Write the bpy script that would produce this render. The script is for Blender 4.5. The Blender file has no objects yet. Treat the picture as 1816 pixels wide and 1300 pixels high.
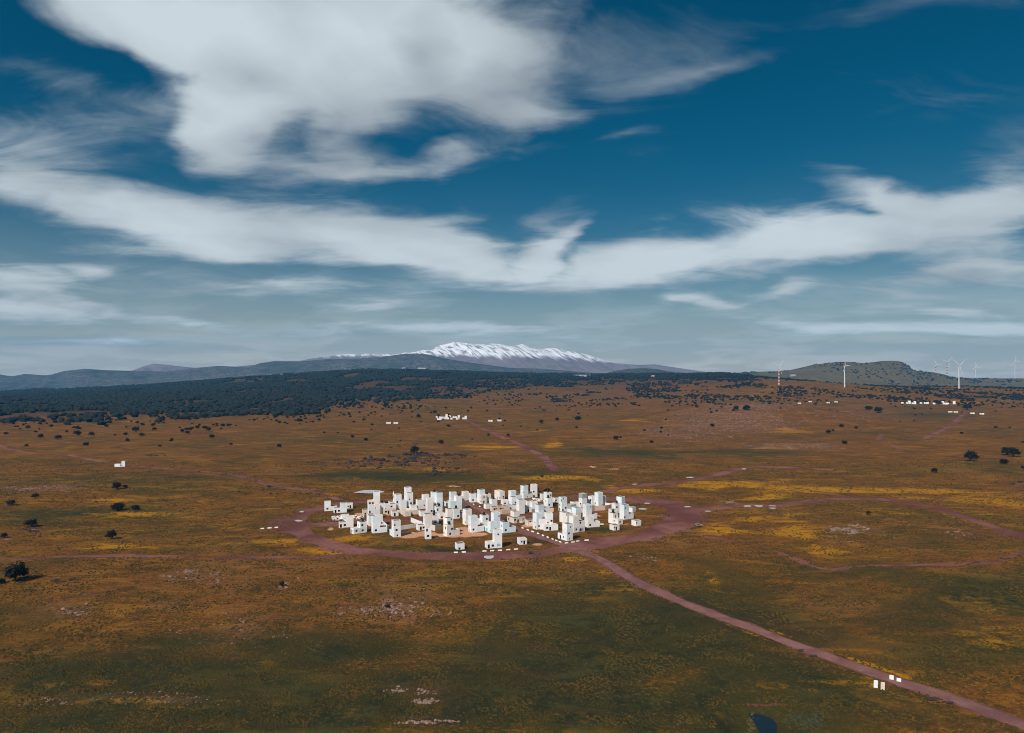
import bpy, bmesh, math, random
import numpy as np
from mathutils import Vector, Matrix

S = bpy.context.scene
COL = S.collection
rad = math.radians
rng = np.random.default_rng(7)
random.seed(7)

# ------------------------------------------------------------------ camera
IMG_W, IMG_H, FOC = 1816.0, 1300.0, 1250.0
CAM_Z, PITCH = 100.0, math.atan(15.0 / 1250.0)
cam_d = bpy.data.cameras.new('camera')
cam_d.sensor_width = 36.0
cam_d.lens = 36.0 * FOC / IMG_W
cam_d.clip_start, cam_d.clip_end = 1.0, 90000.0
cam = bpy.data.objects.new('camera', cam_d)
cam.location = (0, 0, CAM_Z)
cam.rotation_euler = (math.pi / 2 + PITCH, 0, 0)
COL.objects.link(cam)
S.camera = cam

# ------------------------------------------------------------------ render + exposure
S.render.engine = 'CYCLES'
S.cycles.use_denoising = True
S.cycles.max_bounces = 6
S.cycles.diffuse_bounces = 3
S.cycles.glossy_bounces = 2
S.cycles.transmission_bounces = 2
S.cycles.volume_bounces = 1
S.cycles.sample_clamp_indirect = 4
S.cycles.pixel_filter_type = 'BLACKMAN_HARRIS'
S.cycles.filter_width = 1.0
S.render.resolution_x, S.render.resolution_y = 1024, 733
vs = S.view_settings
vs.view_transform = 'Standard'
vs.look = 'None'
vs.exposure = 0.0
vs.gamma = 1.0
vs.use_curve_mapping = False

# ------------------------------------------------------------------ sun
SUN_EL, SUN_AZ = rad(43), math.atan2(-0.55, -0.83)     # azimuth of the sun, clockwise from +Y: left and behind the camera
sun_dir = Vector((math.sin(SUN_AZ) * math.cos(SUN_EL), math.cos(SUN_AZ) * math.cos(SUN_EL), math.sin(SUN_EL)))
sl = bpy.data.lights.new('sun', 'SUN')
sl.energy = 5.0
sl.angle = rad(0.55)
sl.color = (1.0, 0.945, 0.86)
so = bpy.data.objects.new('sun', sl)
so.rotation_euler = sun_dir.to_track_quat('Z', 'Y').to_euler()
COL.objects.link(so)

# ------------------------------------------------------------------ node helper
class NT:
    def __init__(s, tree):
        s.t = tree; s.n = tree.nodes; s.l = tree.links
    def node(s, typ, ins=None, **kw):
        nd = s.n.new(typ)
        for k, v in kw.items(): setattr(nd, k, v)
        for k, v in (ins or {}).items(): s.put(nd.inputs[k], v)
        return nd
    def put(s, sock, v):
        if isinstance(v, bpy.types.NodeSocket): s.l.new(v, sock)
        else: sock.default_value = v
    def math(s, op, a, b=0.0, c=0.0, clamp=False):
        nd = s.n.new('ShaderNodeMath'); nd.operation = op; nd.use_clamp = clamp
        for i, v in enumerate((a, b, c)):
            s.put(nd.inputs[i], v)
        return nd.outputs[0]
    def vmath(s, op, a, b=(0, 0, 0), out=0):
        nd = s.n.new('ShaderNodeVectorMath'); nd.operation = op
        s.put(nd.inputs[0], a)
        if op == 'SCALE': s.put(nd.inputs['Scale'], b)
        else: s.put(nd.inputs[1], b)
        return nd.outputs[out]
    def mix(s, f, a, b, blend='MIX'):
        nd = s.n.new('ShaderNodeMix'); nd.data_type = 'RGBA'; nd.blend_type = blend
        s.put(nd.inputs[0], f); s.put(nd.inputs[6], a); s.put(nd.inputs[7], b)
        return nd.outputs[2]
    def ramp(s, v, lo, hi, a=0.0, b=1.0, smooth=True):
        nd = s.n.new('ShaderNodeMapRange')
        nd.interpolation_type = 'SMOOTHSTEP' if smooth else 'LINEAR'
        for k, x in (('Value', v), ('From Min', lo), ('From Max', hi), ('To Min', a), ('To Max', b)): s.put(nd.inputs[k], x)
        return nd.outputs[0]
    def noise(s, vec, scale, detail=4.0, rough=0.55, dist=0.0, out=0, dims='3D'):
        nd = s.n.new('ShaderNodeTexNoise'); nd.noise_dimensions = dims
        for k, v in (('Scale', scale), ('Detail', detail), ('Roughness', rough), ('Distortion', dist)): nd.inputs[k].default_value = v
        if vec is not None: s.l.new(vec, nd.inputs['Vector'])
        return nd.outputs[out]

def rgba(c): return (c[0], c[1], c[2], 1.0)

# ------------------------------------------------------------------ projection helpers (camera model of the photograph)
CP, SP = math.cos(PITCH), math.sin(PITCH)
def pix_dir(px, py):
    X = (np.asarray(px, float) - 908.0) / FOC
    Z = (650.0 - np.asarray(py, float)) / FOC
    Y = np.ones_like(X)
    d = np.stack([X, Y * CP - Z * SP, Y * SP + Z * CP], -1)
    return d
def project(x, y, z):
    dz = z - CAM_Z
    yc = y * CP + dz * SP
    zc = -y * SP + dz * CP
    yc = np.maximum(yc, 1e-3)
    return 908.0 + FOC * x / yc, 650.0 - FOC * zc / yc

# ------------------------------------------------------------------ world: Nishita sky with a layer of clouds
W = bpy.data.worlds.new('World')
S.world = W
W.use_nodes = True
def build_world():
    t = NT(W.node_tree)
    t.n.clear()
    out = t.node('ShaderNodeOutputWorld')
    bg = t.node('ShaderNodeBackground', {'Strength': 0.1})
    t.l.new(bg.outputs[0], out.inputs[0])
    sky = t.node('ShaderNodeTexSky', sky_type='NISHITA', sun_disc=False)
    sky.sun_elevation = SUN_EL
    sky.sun_rotation = SUN_AZ
    sky.altitude = 600
    sky.air_density = 1.0; sky.dust_density = 0.4; sky.ozone_density = 3.0
    skyc = t.mix(1.0, sky.outputs[0], rgba((0.0, 0.315, 0.385)), 'MULTIPLY')
    tc = t.node('ShaderNodeTexCoord')
    sep = t.node('ShaderNodeSeparateXYZ', {0: tc.outputs['Generated']})
    dx, dy, dz = sep.outputs
    zz = t.math('MAXIMUM', dz, 0.0)
    den = t.math('ADD', zz, CL_K)
    q = t.node('ShaderNodeCombineXYZ', {0: t.math('DIVIDE', dx, den), 1: t.math('DIVIDE', dy, den), 2: 0.0}).outputs[0]
    # curl-like wind warp
    n1 = t.noise(q, 0.9, 3, 0.5, out=1)
    w1 = t.vmath('SCALE', t.vmath('SUBTRACT', n1, (0.5, 0.5, 0.5)), 0.50)
    n2 = t.noise(q, 3.2, 4, 0.55, out=1)
    w2 = t.vmath('SCALE', t.vmath('SUBTRACT', n2, (0.5, 0.5, 0.5)), 0.20)
    qw = t.vmath('MULTIPLY', t.vmath('ADD', t.vmath('ADD', q, w1), w2), (1, 1, 0))
    def field(blobs):
        acc = None
        for (px, py, rx, ry, rot, wt) in blobs:
            # pixel ellipse -> ellipse on the cloud layer
            c = cl_q(px, py)
            e = 2.0
            J = np.stack([(cl_q(px + e, py) - cl_q(px - e, py)) / (2 * e), (cl_q(px, py + e) - cl_q(px, py - e)) / (2 * e)], 1)
            a = rad(rot)
            R = np.array([[math.cos(a), math.sin(a)], [-math.sin(a), math.cos(a)]])
            U, sv, _ = np.linalg.svd(J @ R @ np.diag([rx, ry]))
            ang = math.atan2(U[1, 0], U[0, 0])
            mp = t.node('ShaderNodeMapping', vector_type='TEXTURE')
            mp.inputs['Location'].default_value = (c[0], c[1], 0)
            mp.inputs['Rotation'].default_value = (0, 0, ang)
            mp.inputs['Scale'].default_value = (sv[0] * 1.36, sv[1] * 1.36, 1)
            t.l.new(qw, mp.inputs[0])
            g = t.node('ShaderNodeTexGradient', {0: mp.outputs[0]}, gradient_type='SPHERICAL').outputs['Fac']
            acc = t.math('MULTIPLY', g, wt) if acc is None else t.math('MULTIPLY_ADD', g, wt, acc)
        return acc
    cover = field(CLOUDS)
    # fibres: stretched noise, and billows
    mp = t.node('ShaderNodeMapping'); mp.inputs['Scale'].default_value = (0.7, 1.35, 1); mp.inputs['Rotation'].default_value = (0, 0, rad(-18))
    t.l.new(t.vmath('ADD', q, t.vmath('SCALE', w1, 0.7)), mp.inputs[0])
    fib = t.noise(mp.outputs[0], 2.3, 10, 0.60, 0.9)
    bil = t.noise(t.vmath('ADD', q, w2), 1.3, 9, 0.55, 0.35)
    nzc = t.math('SUBTRACT', t.math('MULTIPLY_ADD', fib, 0.62, t.math('MULTIPLY', bil, 0.38)), 0.5)
    edge = t.math('SUBTRACT', 1.0, t.math('ABSOLUTE', t.math('SUBTRACT', cover, 0.45)), clamp=True)
    amt = t.math('MULTIPLY_ADD', nzc, t.math('MULTIPLY_ADD', edge, 1.3, 0.55), t.math('MULTIPLY', cover, 0.95))
    dens = t.ramp(amt, 0.08, 0.76)
    veilw = t.math('MAXIMUM', field(WISPS), t.math('MULTIPLY', cover, 0.5))
    wisp = t.math('MULTIPLY', t.ramp(t.math('MULTIPLY_ADD', veilw, 0.35, t.math('MULTIPLY_ADD', nzc, 1.5, 0.35)), 0.40, 0.95), 0.62)
    wisp = t.math('MULTIPLY', wisp, t.ramp(veilw, 0.0, 0.5))
    dens = t.math('SUBTRACT', 1.0, t.math('MULTIPLY', t.math('SUBTRACT', 1.0, dens), t.math('SUBTRACT', 1.0, wisp)))
    dens = t.math('MULTIPLY', dens, 0.97)
    # elsewhere (out of frame) the same broken cloud goes on
    away = t.ramp(dy, 0.25, 0.6, 1.0, 0.0)
    gen = t.ramp(bil, 0.46, 0.66, 0, 0.85)
    dens = t.math('MAXIMUM', dens, t.math('MULTIPLY', gen, away))
    # thick parts shade grey from below
    low = t.noise(t.vmath('ADD', q, (3.1, 1.7, 0)), 0.9, 4, 0.5, 0.5)
    thick = t.math('MULTIPLY_ADD', t.math('SUBTRACT', t.math('MULTIPLY_ADD', low, 0.6, t.math('MULTIPLY', bil, 0.4)), 0.5), 3.0, 0.62, clamp=True)
    thick = t.math('MULTIPLY_ADD', t.math('SUBTRACT', t.math('MULTIPLY', cover, 0.7), 0.35), 0.5, thick, clamp=True)
    dark = field(GREYS)
    thick = t.math('SUBTRACT', thick, dark, clamp=True)
    ccol = t.mix(thick, rgba((2.7,3.15,3.6)), rgba((6.3,7.1,7.5)))
    c1 = t.mix(dens, skyc, ccol)
    # aerial veil towards the horizon
    veil = t.math('POWER', 2.718, t.math('MULTIPLY', t.math('POWER', t.math('MULTIPLY', zz, 9.2), 1.6), -1.0))
    veil = t.math('MULTIPLY', veil, 0.97)
    vc = t.mix(t.ramp(bil, 0.42, 0.6), rgba((5.0, 4.75, 4.1)), rgba((6.2, 5.8, 5.1)))
    vl = t.math('MULTIPLY', veil, t.math('MULTIPLY_ADD', dens, -0.8, 1.0))
    c2 = t.mix(vl, c1, vc)
    # ground side
    c3 = t.mix(t.ramp(dz, -0.03, 0.0), rgba((0.9, 0.75, 0.55)), c2)
    t.l.new(c3, bg.inputs[0])
CL_K = 0.14
def cl_q(px, py):
    d = pix_dir(px, py); d = d / np.linalg.norm(d)
    return np.array([d[0], d[1]]) / (max(d[2], 0.0) + CL_K)
CLOUDS = [
    (420, 20, 330, 110, -8, 1.0), (720, 50, 290, 130, 0, 1.0), (400, 160, 160, 110, -30, .9), (375, 240, 75, 80, 0, .75),
    (900, 140, 170, 90, -5, .55), (560, 292, 210, 34, 0, .6), (800, 278, 150, 22, 9, .45), (600, 150, 220, 80, 0, .6), (930, 200, 120, 40, 5, .45),
    (200, 20, 230, 70, -24, .75), (700, 170, 160, 50, 8, .35), (590, 240, 50, 60, 0, .3), (720, 215, 220, 60, 0, .35), (830, 262, 110, 16, 10, .3),
    (510, 222, 36, 50, 0, -.16),
    (640, 235, 120, 40, 0, .12),
    (30, 320, 200, 65, -12, .6), (260, 400, 250, 46, -10, .65), (560, 412, 250, 62, -5, .9), (750, 430, 160, 62, -14, .75),
    (860, 485, 240, 44, 0, .8), (975, 445, 70, 34, 42, .7), (430, 455, 300, 20, -3, .45), (1015, 415, 40, 16, 35, .35),
    (1090, 475, 110, 40, 8, .7), (1290, 450, 240, 56, 6, .95), (1470, 425, 140, 48, 6, .75), (1640, 420, 190, 46, 8, .8),
    (1560, 352, 110, 30, -20, .6), (1740, 372, 170, 44, 8, .85), (1790, 475, 170, 44, -5, .75), (1640, 500, 110, 26, 14, .5),
    (1540, 388, 60, 16, -10, -.35), (1800, 425, 70, 8, 6, -.4), (1018, 466, 26, 22, 30, -.26),
    (40, 500, 180, 30, -4, .9), (190, 486, 66, 15, -8, .7), (60, 556, 180, 32, -3, .95), (505, 508, 120, 19, 0, .85), (640, 545, 100, 13, 5, .7),
    (330, 572, 130, 16, -10, .75), (760, 580, 380, 17, 2, .85), (1265, 537, 76, 16, -14, .8), (1395, 520, 62, 15, 12, .8),
    (1540, 578, 240, 20, 0, .9), (1640, 552, 130, 12, -3, .75), (1190, 528, 40, 9, 0, .6), (130, 605, 240, 14, 0, .7), (1000, 600, 300, 10, 0, .4), (1750, 590, 200, 14, 0, .6),
]
WISPS = [
    (1110, 130, 210, 80, 12, .75), (1240, 70, 170, 50, 10, .42), (1620, 14, 260, 40, 5, .9), (1250, 130, 160, 20, 10, .8), (100, 150, 190, 60, -25, .8), (20, 210, 160, 90, -15, .7),
    (60, 280, 220, 70, -10, .8), (930, 260, 80, 16, 10, .8), (1090, 235, 50, 10, 10, .5), (1810, 270, 150, 80, 15, .9), (640, 360, 200, 40, 0, .6), (960, 385, 70, 30, 20, .9), (1130, 425, 90, 30, 20, .7),
    (640, 520, 700, 50, 0, .6), (1500, 540, 500, 60, 0, .7), (150, 540, 300, 70, 0, .7), (690, 225, 160, 60, 0, .5), (510, 220, 60, 70, 0, .6), (250, 200, 120, 60, -30, .6),
]
GREYS = [
    (400, 135, 75, 44, -10, .5), (755, 95, 46, 75, 8, .5), (620, 250, 170, 50, 0, .22), (960, 160, 130, 100, 0, .30), (870, 200, 120, 60, 0, .2),
    (150, 370, 200, 50, -12, .2), (1700, 490, 140, 40, 0, .15), (40, 310, 180, 60, 0, .25),
]
build_world()

# ------------------------------------------------------------------ numeric value noise
_tab = np.random.default_rng(3).random((256, 256)).astype(np.float64)
def vnoise(x, y):
    xi = np.floor(x).astype(int); yi = np.floor(y).astype(int)
    fx = x - xi; fy = y - yi
    fx = fx * fx * (3 - 2 * fx); fy = fy * fy * (3 - 2 * fy)
    a = _tab[xi & 255, yi & 255]; b = _tab[(xi + 1) & 255, yi & 255]
    c = _tab[xi & 255, (yi + 1) & 255]; d = _tab[(xi + 1) & 255, (yi + 1) & 255]
    return (a * (1 - fx) + b * fx) * (1 - fy) + (c * (1 - fx) + d * fx) * fy
def fbm(x, y, o=4, g=0.5):
    s = 0; a = 1; n = 0
    for i in range(o):
        s = s + a * vnoise(x * 2 ** i + 17.3 * i, y * 2 ** i + 9.1 * i); n += a; a *= g
    return s / n
def sstep(a, b, x):
    u = np.clip((x - a) / (b - a), 0, 1)
    return u * u * (3 - 2 * u)

# ------------------------------------------------------------------ terrain
def crest_z(px_py, Y0):
    a = np.array(px_py, float)
    return (a[:, 0] - 908) / FOC * Y0, CAM_Z + (665.0 - a[:, 1]) * Y0 / FOC
GX, GZ = crest_z([(-700, 712), (-100, 700), (0, 697), (150, 690), (300, 680), (450, 668), (560, 660), (640, 655), (720, 655), (800, 658), (900, 660.5), (1000, 662), (1100, 663),
                  (1200, 664.5), (1300, 669), (1400, 678), (1500, 690), (1816, 695), (2600, 700)], 5000.0)
GZ = GZ - 11.0 * np.clip((GX + 4500) / 2500, 0, 1) * np.clip((1700 - GX) / 600, 0, 1)      # room for the height of the oaks on the crest
def ground_z(x, y):
    x = np.asarray(x, float); y = np.asarray(y, float)
    r = np.hypot(x, y)
    calm = 1 - 0.85 * np.exp(-(((x + 10) / 170) ** 2 + ((y - 485) / 130) ** 2) ** 2)
    z = (fbm(x / 130 + 5, y / 130 + 2, 3) - 0.5) * 5.5 * calm * sstep(60, 200, r)
    z = z + (fbm(x / 48 + 15, y / 48 + 22, 3) - 0.5) * 2.4 * calm * sstep(60, 200, r)
    z = z + (fbm(x / 600 + 1.7, y / 600 + 8.2, 3) - 0.5) * 26 * sstep(700, 2200, y)
    # rocky mound to the right of the middle distance
    z = z + 36 * np.exp(-(((x - 545) / 250) ** 2 + ((y - 1640) / 270) ** 2) ** 1.3)
    z = z + 6 * np.exp(-(((x - 330) / 200) ** 2 + ((y - 1250) / 200) ** 2))
    z = z + 5 * np.exp(-(((x + 110) / 90) ** 2 + ((y - 760) / 90) ** 2))
    zc = np.interp(x * 5000 / np.maximum(y, 3500), GX, GZ)
    z = z + zc * sstep(2000, 5000, y)
    # right hand plateau carrying the turbines
    z = z + 44 * sstep(1800, 3200, y) * sstep(300, 1000, x * 3200 / np.maximum(y, 3200)) * (1 - sstep(3500, 5200, y))
    z = z - 260 * sstep(5300, 8200, y)
    # small pond hollow at the lower right
    z = z - 1.7 * np.exp(-(((x - POND[0]) / 11) ** 2 + ((y - POND[1]) / 12) ** 2) ** 3)
    return z
POND = (71.5, 203.0)

class Hill:
    def __init__(s, sky, Y0, front, back, zb, rough, rough_len, spur=0.0):
        s.X, s.Z = crest_z(sky, Y0); s.Y0, s.front, s.back, s.zb = Y0, front, back, zb
        s.rough, s.rl, s.spur = rough, rough_len, spur
    def z(s, x, y):
        x = np.asarray(x, float); y = np.asarray(y, float)
        zc = np.interp(x * s.Y0 / np.maximum(y, 1000.0), s.X, s.Z, left=s.zb - 60, right=s.zb - 60)
        zs = sum(np.interp(x * s.Y0 / np.maximum(y, 1000.0) + o_, s.X, s.Z, left=s.zb - 60, right=s.zb - 60) for o_ in np.linspace(-s.Y0 * .036, s.Y0 * .036, 7)) / 7
        v = (y - s.Y0)
        u = np.where(v < 0, -v / s.front, v / s.back)
        zc = zc + (zs - zc) * np.clip(u * 7, 0, 1)
        p = np.cos(np.clip(u, 0, 1) * math.pi) * 0.5 + 0.5
        p = 0.55 * p + 0.45 * np.clip(1 - u, 0, 1)
        off = np.clip(u * 1.6, 0, 1)
        n = (fbm(x / s.rl + 3.3, y / s.rl + 1.2, 5) - 0.5) * s.rough * off * p ** 0.5
        if s.spur:
            xx = x + (v * 0.45) + 220 * (fbm(x / 900, y / 900, 3) - 0.5) * 2
            r1 = 1 - np.abs(2 * vnoise(xx / 210, y / 2600 + 4) - 1)
            r2 = 1 - np.abs(2 * vnoise(xx / 90 + 9, y / 1100 + 7) - 1)
            n = n + (r1 * 0.7 + r2 * 0.35 - 0.6) * s.spur * np.clip(u * 5, 0, 1) * p
        z = s.zb + (zc - s.zb) * p + n
        return np.where(u >= 1, s.zb - 30, z)

FAR = Hill([(120, 668), (200, 662), (235, 657), (253, 650), (273, 644.6), (297, 647), (341, 652), (400, 652), (461, 646), (485, 640), (532, 640), (560, 634), (580, 632.7), (600, 629), (620, 628), (636, 629), (651, 627), (672, 629), (689, 627), (699, 629),
            (719, 625), (735, 624), (750, 621), (767, 620), (774, 615), (781, 612), (792, 610), (805, 606.4), (815, 606.6), (822, 608), (830, 607.6), (839, 611), (850, 610), (862, 611), (873, 609), (885, 610), (897, 612), (905, 614), (914, 613), (926, 610),
            (934, 613), (941, 617), (952, 618), (962, 619), (976, 617), (990, 618), (1003, 622), (1020, 624), (1037, 628), (1050, 631), (1064, 636), (1088, 643), (1112, 646), (1133, 647), (1160, 646), (1180, 649), (1220, 655),
            (1290, 665), (1400, 672)], 11500.0, 2500.0, 1200.0, -200.0, 46, 700, 46)
NEARHILLS = Hill([(-1500, 668), (-1150, 659), (-850, 663), (-500, 660), (-200, 660), (-60, 655), (0, 664), (19, 668), (44, 663), (85, 666), (113, 658), (150, 654), (191, 656.5), (235, 657.6), (297, 659), (341, 653), (362, 651), (386, 649), (440, 651), (461, 644), (485, 641), (532, 641),
                  (580, 637), (640, 636), (690, 631), (720, 627), (750, 627), (790, 636), (840, 644), (900, 652), (960, 654), (1040, 660), (1120, 668)], 9000.0, 2300.0, 1300.0, -190.0, 90, 740, 34)
DOME = Hill([(1050, 668), (1075, 661.5), (1095, 657), (1115, 654), (1140, 652.8), (1165, 654.5), (1180, 657.5), (1200, 661), (1225, 664), (1260, 668)], 7600.0, 1400.0, 900.0, -170.0, 40, 500)
MESA = Hill([(1120, 672), (1244, 664), (1278, 662), (1353, 659), (1390, 657.5), (1403, 656), (1437, 648), (1465, 644), (1488, 641.5), (1505, 641.5), (1532, 644), (1550, 642), (1566, 640), (1590, 640), (1601, 642), (1606, 646), (1613, 648), (1616, 655), (1622, 658), (1651, 659.5),
             (1675, 664), (1688, 668.7), (1715, 671), (1816, 671), (2100, 672), (2500, 676), (3200, 690)], 6600.0, 2300.0, 900.0, -150.0, 40, 420)
HILLS = [FAR, NEARHILLS, DOME, MESA]
def terrain_z(x, y):
    z = ground_z(x, y)
    for h in HILLS: z = np.maximum(z, h.z(x, y))
    return z
def hit(px, py, zf=ground_z, far=9500.0):
    """where the view ray through a pixel of the photograph meets the land"""
    px = np.atleast_1d(np.asarray(px, float)); py = np.atleast_1d(np.asarray(py, float))
    d = pix_dir(px, py)
    ts = np.geomspace(120, far, 420)
    lo = np.full(px.shape, ts[0]); hi = np.full(px.shape, np.nan)
    done = np.zeros(px.shape, bool)
    for i in range(1, len(ts)):
        p = d * ts[i]
        below = (CAM_Z + p[:, 2]) < zf(p[:, 0], p[:, 1])
        new = below & ~done
        lo[new] = ts[i - 1]; hi[new] = ts[i]; done |= new
        if done.all(): break
    hi[~done] = far; lo[~done] = far
    for _ in range(18):
        m = 0.5 * (lo + hi); p = d * m[:, None]
        below = (CAM_Z + p[:, 2]) < zf(p[:, 0], p[:, 1])
        hi = np.where(below, m, hi); lo = np.where(below, lo, m)
    p = d * hi[:, None]
    return np.stack([p[:, 0], p[:, 1], zf(p[:, 0], p[:, 1])], -1), done
def at(px, py, zf=ground_z):
    p, _ = hit([px], [py], zf); return p[0]

# ------------------------------------------------------------------ mesh helpers
def np_mesh(name, V, F, mats, smooth=False, mat_idx=None):
    me = bpy.data.meshes.new(name)
    V = np.asarray(V, np.float32); F = np.asarray(F, np.int32)
    k = F.shape[1]
    me.vertices.add(len(V)); me.vertices.foreach_set('co', V.ravel())
    me.loops.add(F.size); me.loops.foreach_set('vertex_index', F.ravel())
    me.polygons.add(len(F)); me.polygons.foreach_set('loop_start', np.arange(0, F.size, k, dtype=np.int32))
    if mat_idx is not None: me.polygons.foreach_set('material_index', np.asarray(mat_idx, np.int32))
    me.polygons.foreach_set('use_smooth', np.full(len(F), smooth))
    me.update(calc_edges=True)
    for m in (mats if isinstance(mats, (list, tuple)) else [mats]): me.materials.append(m)
    return me
def link(name, data, parent=None, loc=None, rz=None, **props):
    o = bpy.data.objects.new(name, data); COL.objects.link(o)
    if parent is not None: o.parent = parent
    if loc is not None: o.location = loc
    if rz is not None: o.rotation_euler = (0, 0, rz)
    for k, v in props.items(): o[k] = v
    return o
def grid_faces(nr, nc):
    i = np.arange(nr - 1)[:, None] * nc + np.arange(nc - 1)[None, :]
    return np.stack([i, i + 1, i + nc + 1, i + nc], -1).reshape(-1, 4)
def add_attr(me, name, rgba_arr):
    a = me.color_attributes.new(name, 'FLOAT_COLOR', 'POINT')
    a.data.foreach_set('color', np.asarray(rgba_arr, np.float32).ravel())

def new_mat(name):
    m = bpy.data.materials.new(name); m.use_nodes = True
    t = NT(m.node_tree)
    b = m.node_tree.nodes['Principled BSDF']
    return m, t, b
def plain(name, col, rough=0.8, var=0.0, scale=1.0, spec=0.3, metal=0.0):
    m, t, b = new_mat(name)
    b.inputs['Roughness'].default_value = rough
    b.inputs['Specular IOR Level'].default_value = spec
    b.inputs['Metallic'].default_value = metal
    if var:
        tc = t.node('ShaderNodeTexCoord')
        n = t.noise(tc.outputs['Object'], scale, 4, 0.6)
        f = t.ramp(n, 0.3, 0.7, 1 - var, 1 + var)
        t.l.new(t.mix(1.0, rgba(col), t.node('ShaderNodeCombineXYZ', {0: f, 1: f, 2: f}).outputs[0], 'MULTIPLY'), b.inputs['Base Color'])
    else: b.inputs['Base Color'].default_value = rgba(col)
    return m

# ------------------------------------------------------------------ roads and tracks as lines (pixels of the photograph -> ground)
def smooth_line(pts, n=14):
    p = np.array(pts, float); out = []
    q = np.vstack([2 * p[0] - p[1], p, 2 * p[-1] - p[-2]])
    for i in range(len(p) - 1):
        a, b, c, d = q[i], q[i + 1], q[i + 2], q[i + 3]
        for u in np.linspace(0, 1, n, endpoint=False):
            out.append(0.5 * ((2 * b) + (c - a) * u + (2 * a - 5 * b + 4 * c - d) * u * u + (3 * b - a - 3 * c + d) * u ** 3))
    out.append(p[-1])
    return np.array(out)
def px_line(pts, n=10):
    w, _ = hit([p[0] for p in pts], [p[1] for p in pts])
    return smooth_line(w[:, :2], n)
def seg_dist(P, line):
    """distance of points to a polyline (points culled to its neighbourhood)"""
    d = np.full(len(P), 1e9)
    for a, b in zip(line[:-1], line[1:]):
        m = (P[:, 0] > min(a[0], b[0]) - 45) & (P[:, 0] < max(a[0], b[0]) + 45) & (P[:, 1] > min(a[1], b[1]) - 45) & (P[:, 1] < max(a[1], b[1]) + 45)
        if not m.any(): continue
        q = P[m]; ab = b - a
        u = np.clip(((q - a) @ ab) / max(ab @ ab, 1e-9), 0, 1)
        d[m] = np.minimum(d[m], np.hypot(*(q - a - u[:, None] * ab).T))
    return d
MAIN = px_line([(2000, 1370), (1830, 1293), (1700, 1242), (1600, 1211), (1500, 1176), (1400, 1140), (1300, 1102), (1200, 1064), (1120, 1026), (1065, 992), (1010, 970), (965, 955), (925, 942), (890, 926), (868, 914), (850, 903), (828, 891)])
RING_W = px_line([(1012, 973), (955, 981), (880, 986), (800, 986), (720, 984), (645, 977), (590, 966), (553, 953), (528, 938), (527, 922), (545, 908), (575, 899), (615, 892), (660, 888), (720, 886)])
RING_E = px_line([(1025, 970), (1060, 962), (1110, 955), (1160, 945), (1205, 925), (1215, 905), (1180, 892), (1120, 886), (1060, 884), (1030, 882)])
EAST = px_line([(1200, 910), (1260, 902), (1310, 897), (1400, 893), (1500, 885), (1560, 885), (1620, 893), (1700, 914), (1790, 945), (1900, 975)])
NORTH = px_line([(1010, 880), (1060, 875), (1110, 865), (1180, 857), (1250, 847), (1330, 829), (1400, 829), (1470, 833)])
LANE = px_line([(533, 931), (600, 929), (680, 924), (745, 922), (800, 918), (858, 912)])
LANE2 = px_line([(880, 918), (960, 914), (1030, 908), (1060, 906)])
WEST = px_line([(640, 980), (570, 988), (500, 988), (420, 989), (330, 986), (250, 986), (160, 986), (80, 989), (-60, 996)])
UPLEFT = px_line([(-60, 776), (0, 791), (50, 803), (110, 806), (160, 815), (210, 823), (300, 832), (400, 840), (440, 849), (480, 860), (530, 867), (570, 876), (600, 886)])
MIDTRACK = px_line([(985, 834), (975, 822), (962, 809), (940, 798), (900, 779), (860, 762), (840, 752), (823, 744)])
FIELD1 = px_line([(1265, 845), (1340, 853), (1400, 863), (1460, 873), (1520, 884)])
FIELD2 = px_line([(1210, 945), (1280, 956), (1330, 964), (1400, 986), (1465, 1010), (1520, 1004), (1600, 1002), (1700, 1000), (1780, 992), (1850, 962)])
FARTRACK = px_line([(1640, 777), (1660, 768), (1690, 752), (1700, 742), (1712, 730), (1722, 722)])
FARTRACK2 = px_line([(1600, 800), (1585, 790), (1560, 782), (1562, 770)])
SPUR = px_line([(1395, 900), (1400, 930), (1430, 955), (1470, 985), (1468, 1005)])

# ------------------------------------------------------------------ ground
def blob(px, py, spec):
    v = np.zeros_like(px)
    for (cx, cy, rx, ry, w) in spec:
        v = np.maximum(v, w * np.exp(-(((px - cx) / rx) ** 2 + ((py - cy) / ry) ** 2)))
    return v
GREEN_AND_SHADE = [(380, 1230, 420, 70, .9), (1010, 1180, 300, 60, .9), (300, 1130, 160, 26, .7), (250, 1190, 330, 60, 1.0), (560, 1150, 200, 40, .9), (900, 1240, 420, 80, 1.0), (1180, 1130, 330, 90, 1.0), (1330, 1240, 260, 90, .95), (120, 1290, 300, 60, .8), (1560, 1100, 300, 60, .6),  # green grass; the foreground blobs also carry cloud shade as colour
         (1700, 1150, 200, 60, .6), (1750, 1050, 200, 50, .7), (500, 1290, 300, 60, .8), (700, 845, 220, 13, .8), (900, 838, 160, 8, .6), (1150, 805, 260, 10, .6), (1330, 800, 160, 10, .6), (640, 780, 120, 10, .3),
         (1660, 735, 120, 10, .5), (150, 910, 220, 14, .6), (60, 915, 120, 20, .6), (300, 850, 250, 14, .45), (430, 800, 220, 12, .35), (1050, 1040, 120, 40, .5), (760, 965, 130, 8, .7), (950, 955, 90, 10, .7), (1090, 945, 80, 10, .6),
         (560, 930, 30, 10, .4), (1480, 1010, 220, 20, .5), (620, 770, 60, 5, .4), (1300, 690, 120, 6, .2), (250, 1000, 300, 20, .3)]
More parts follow.
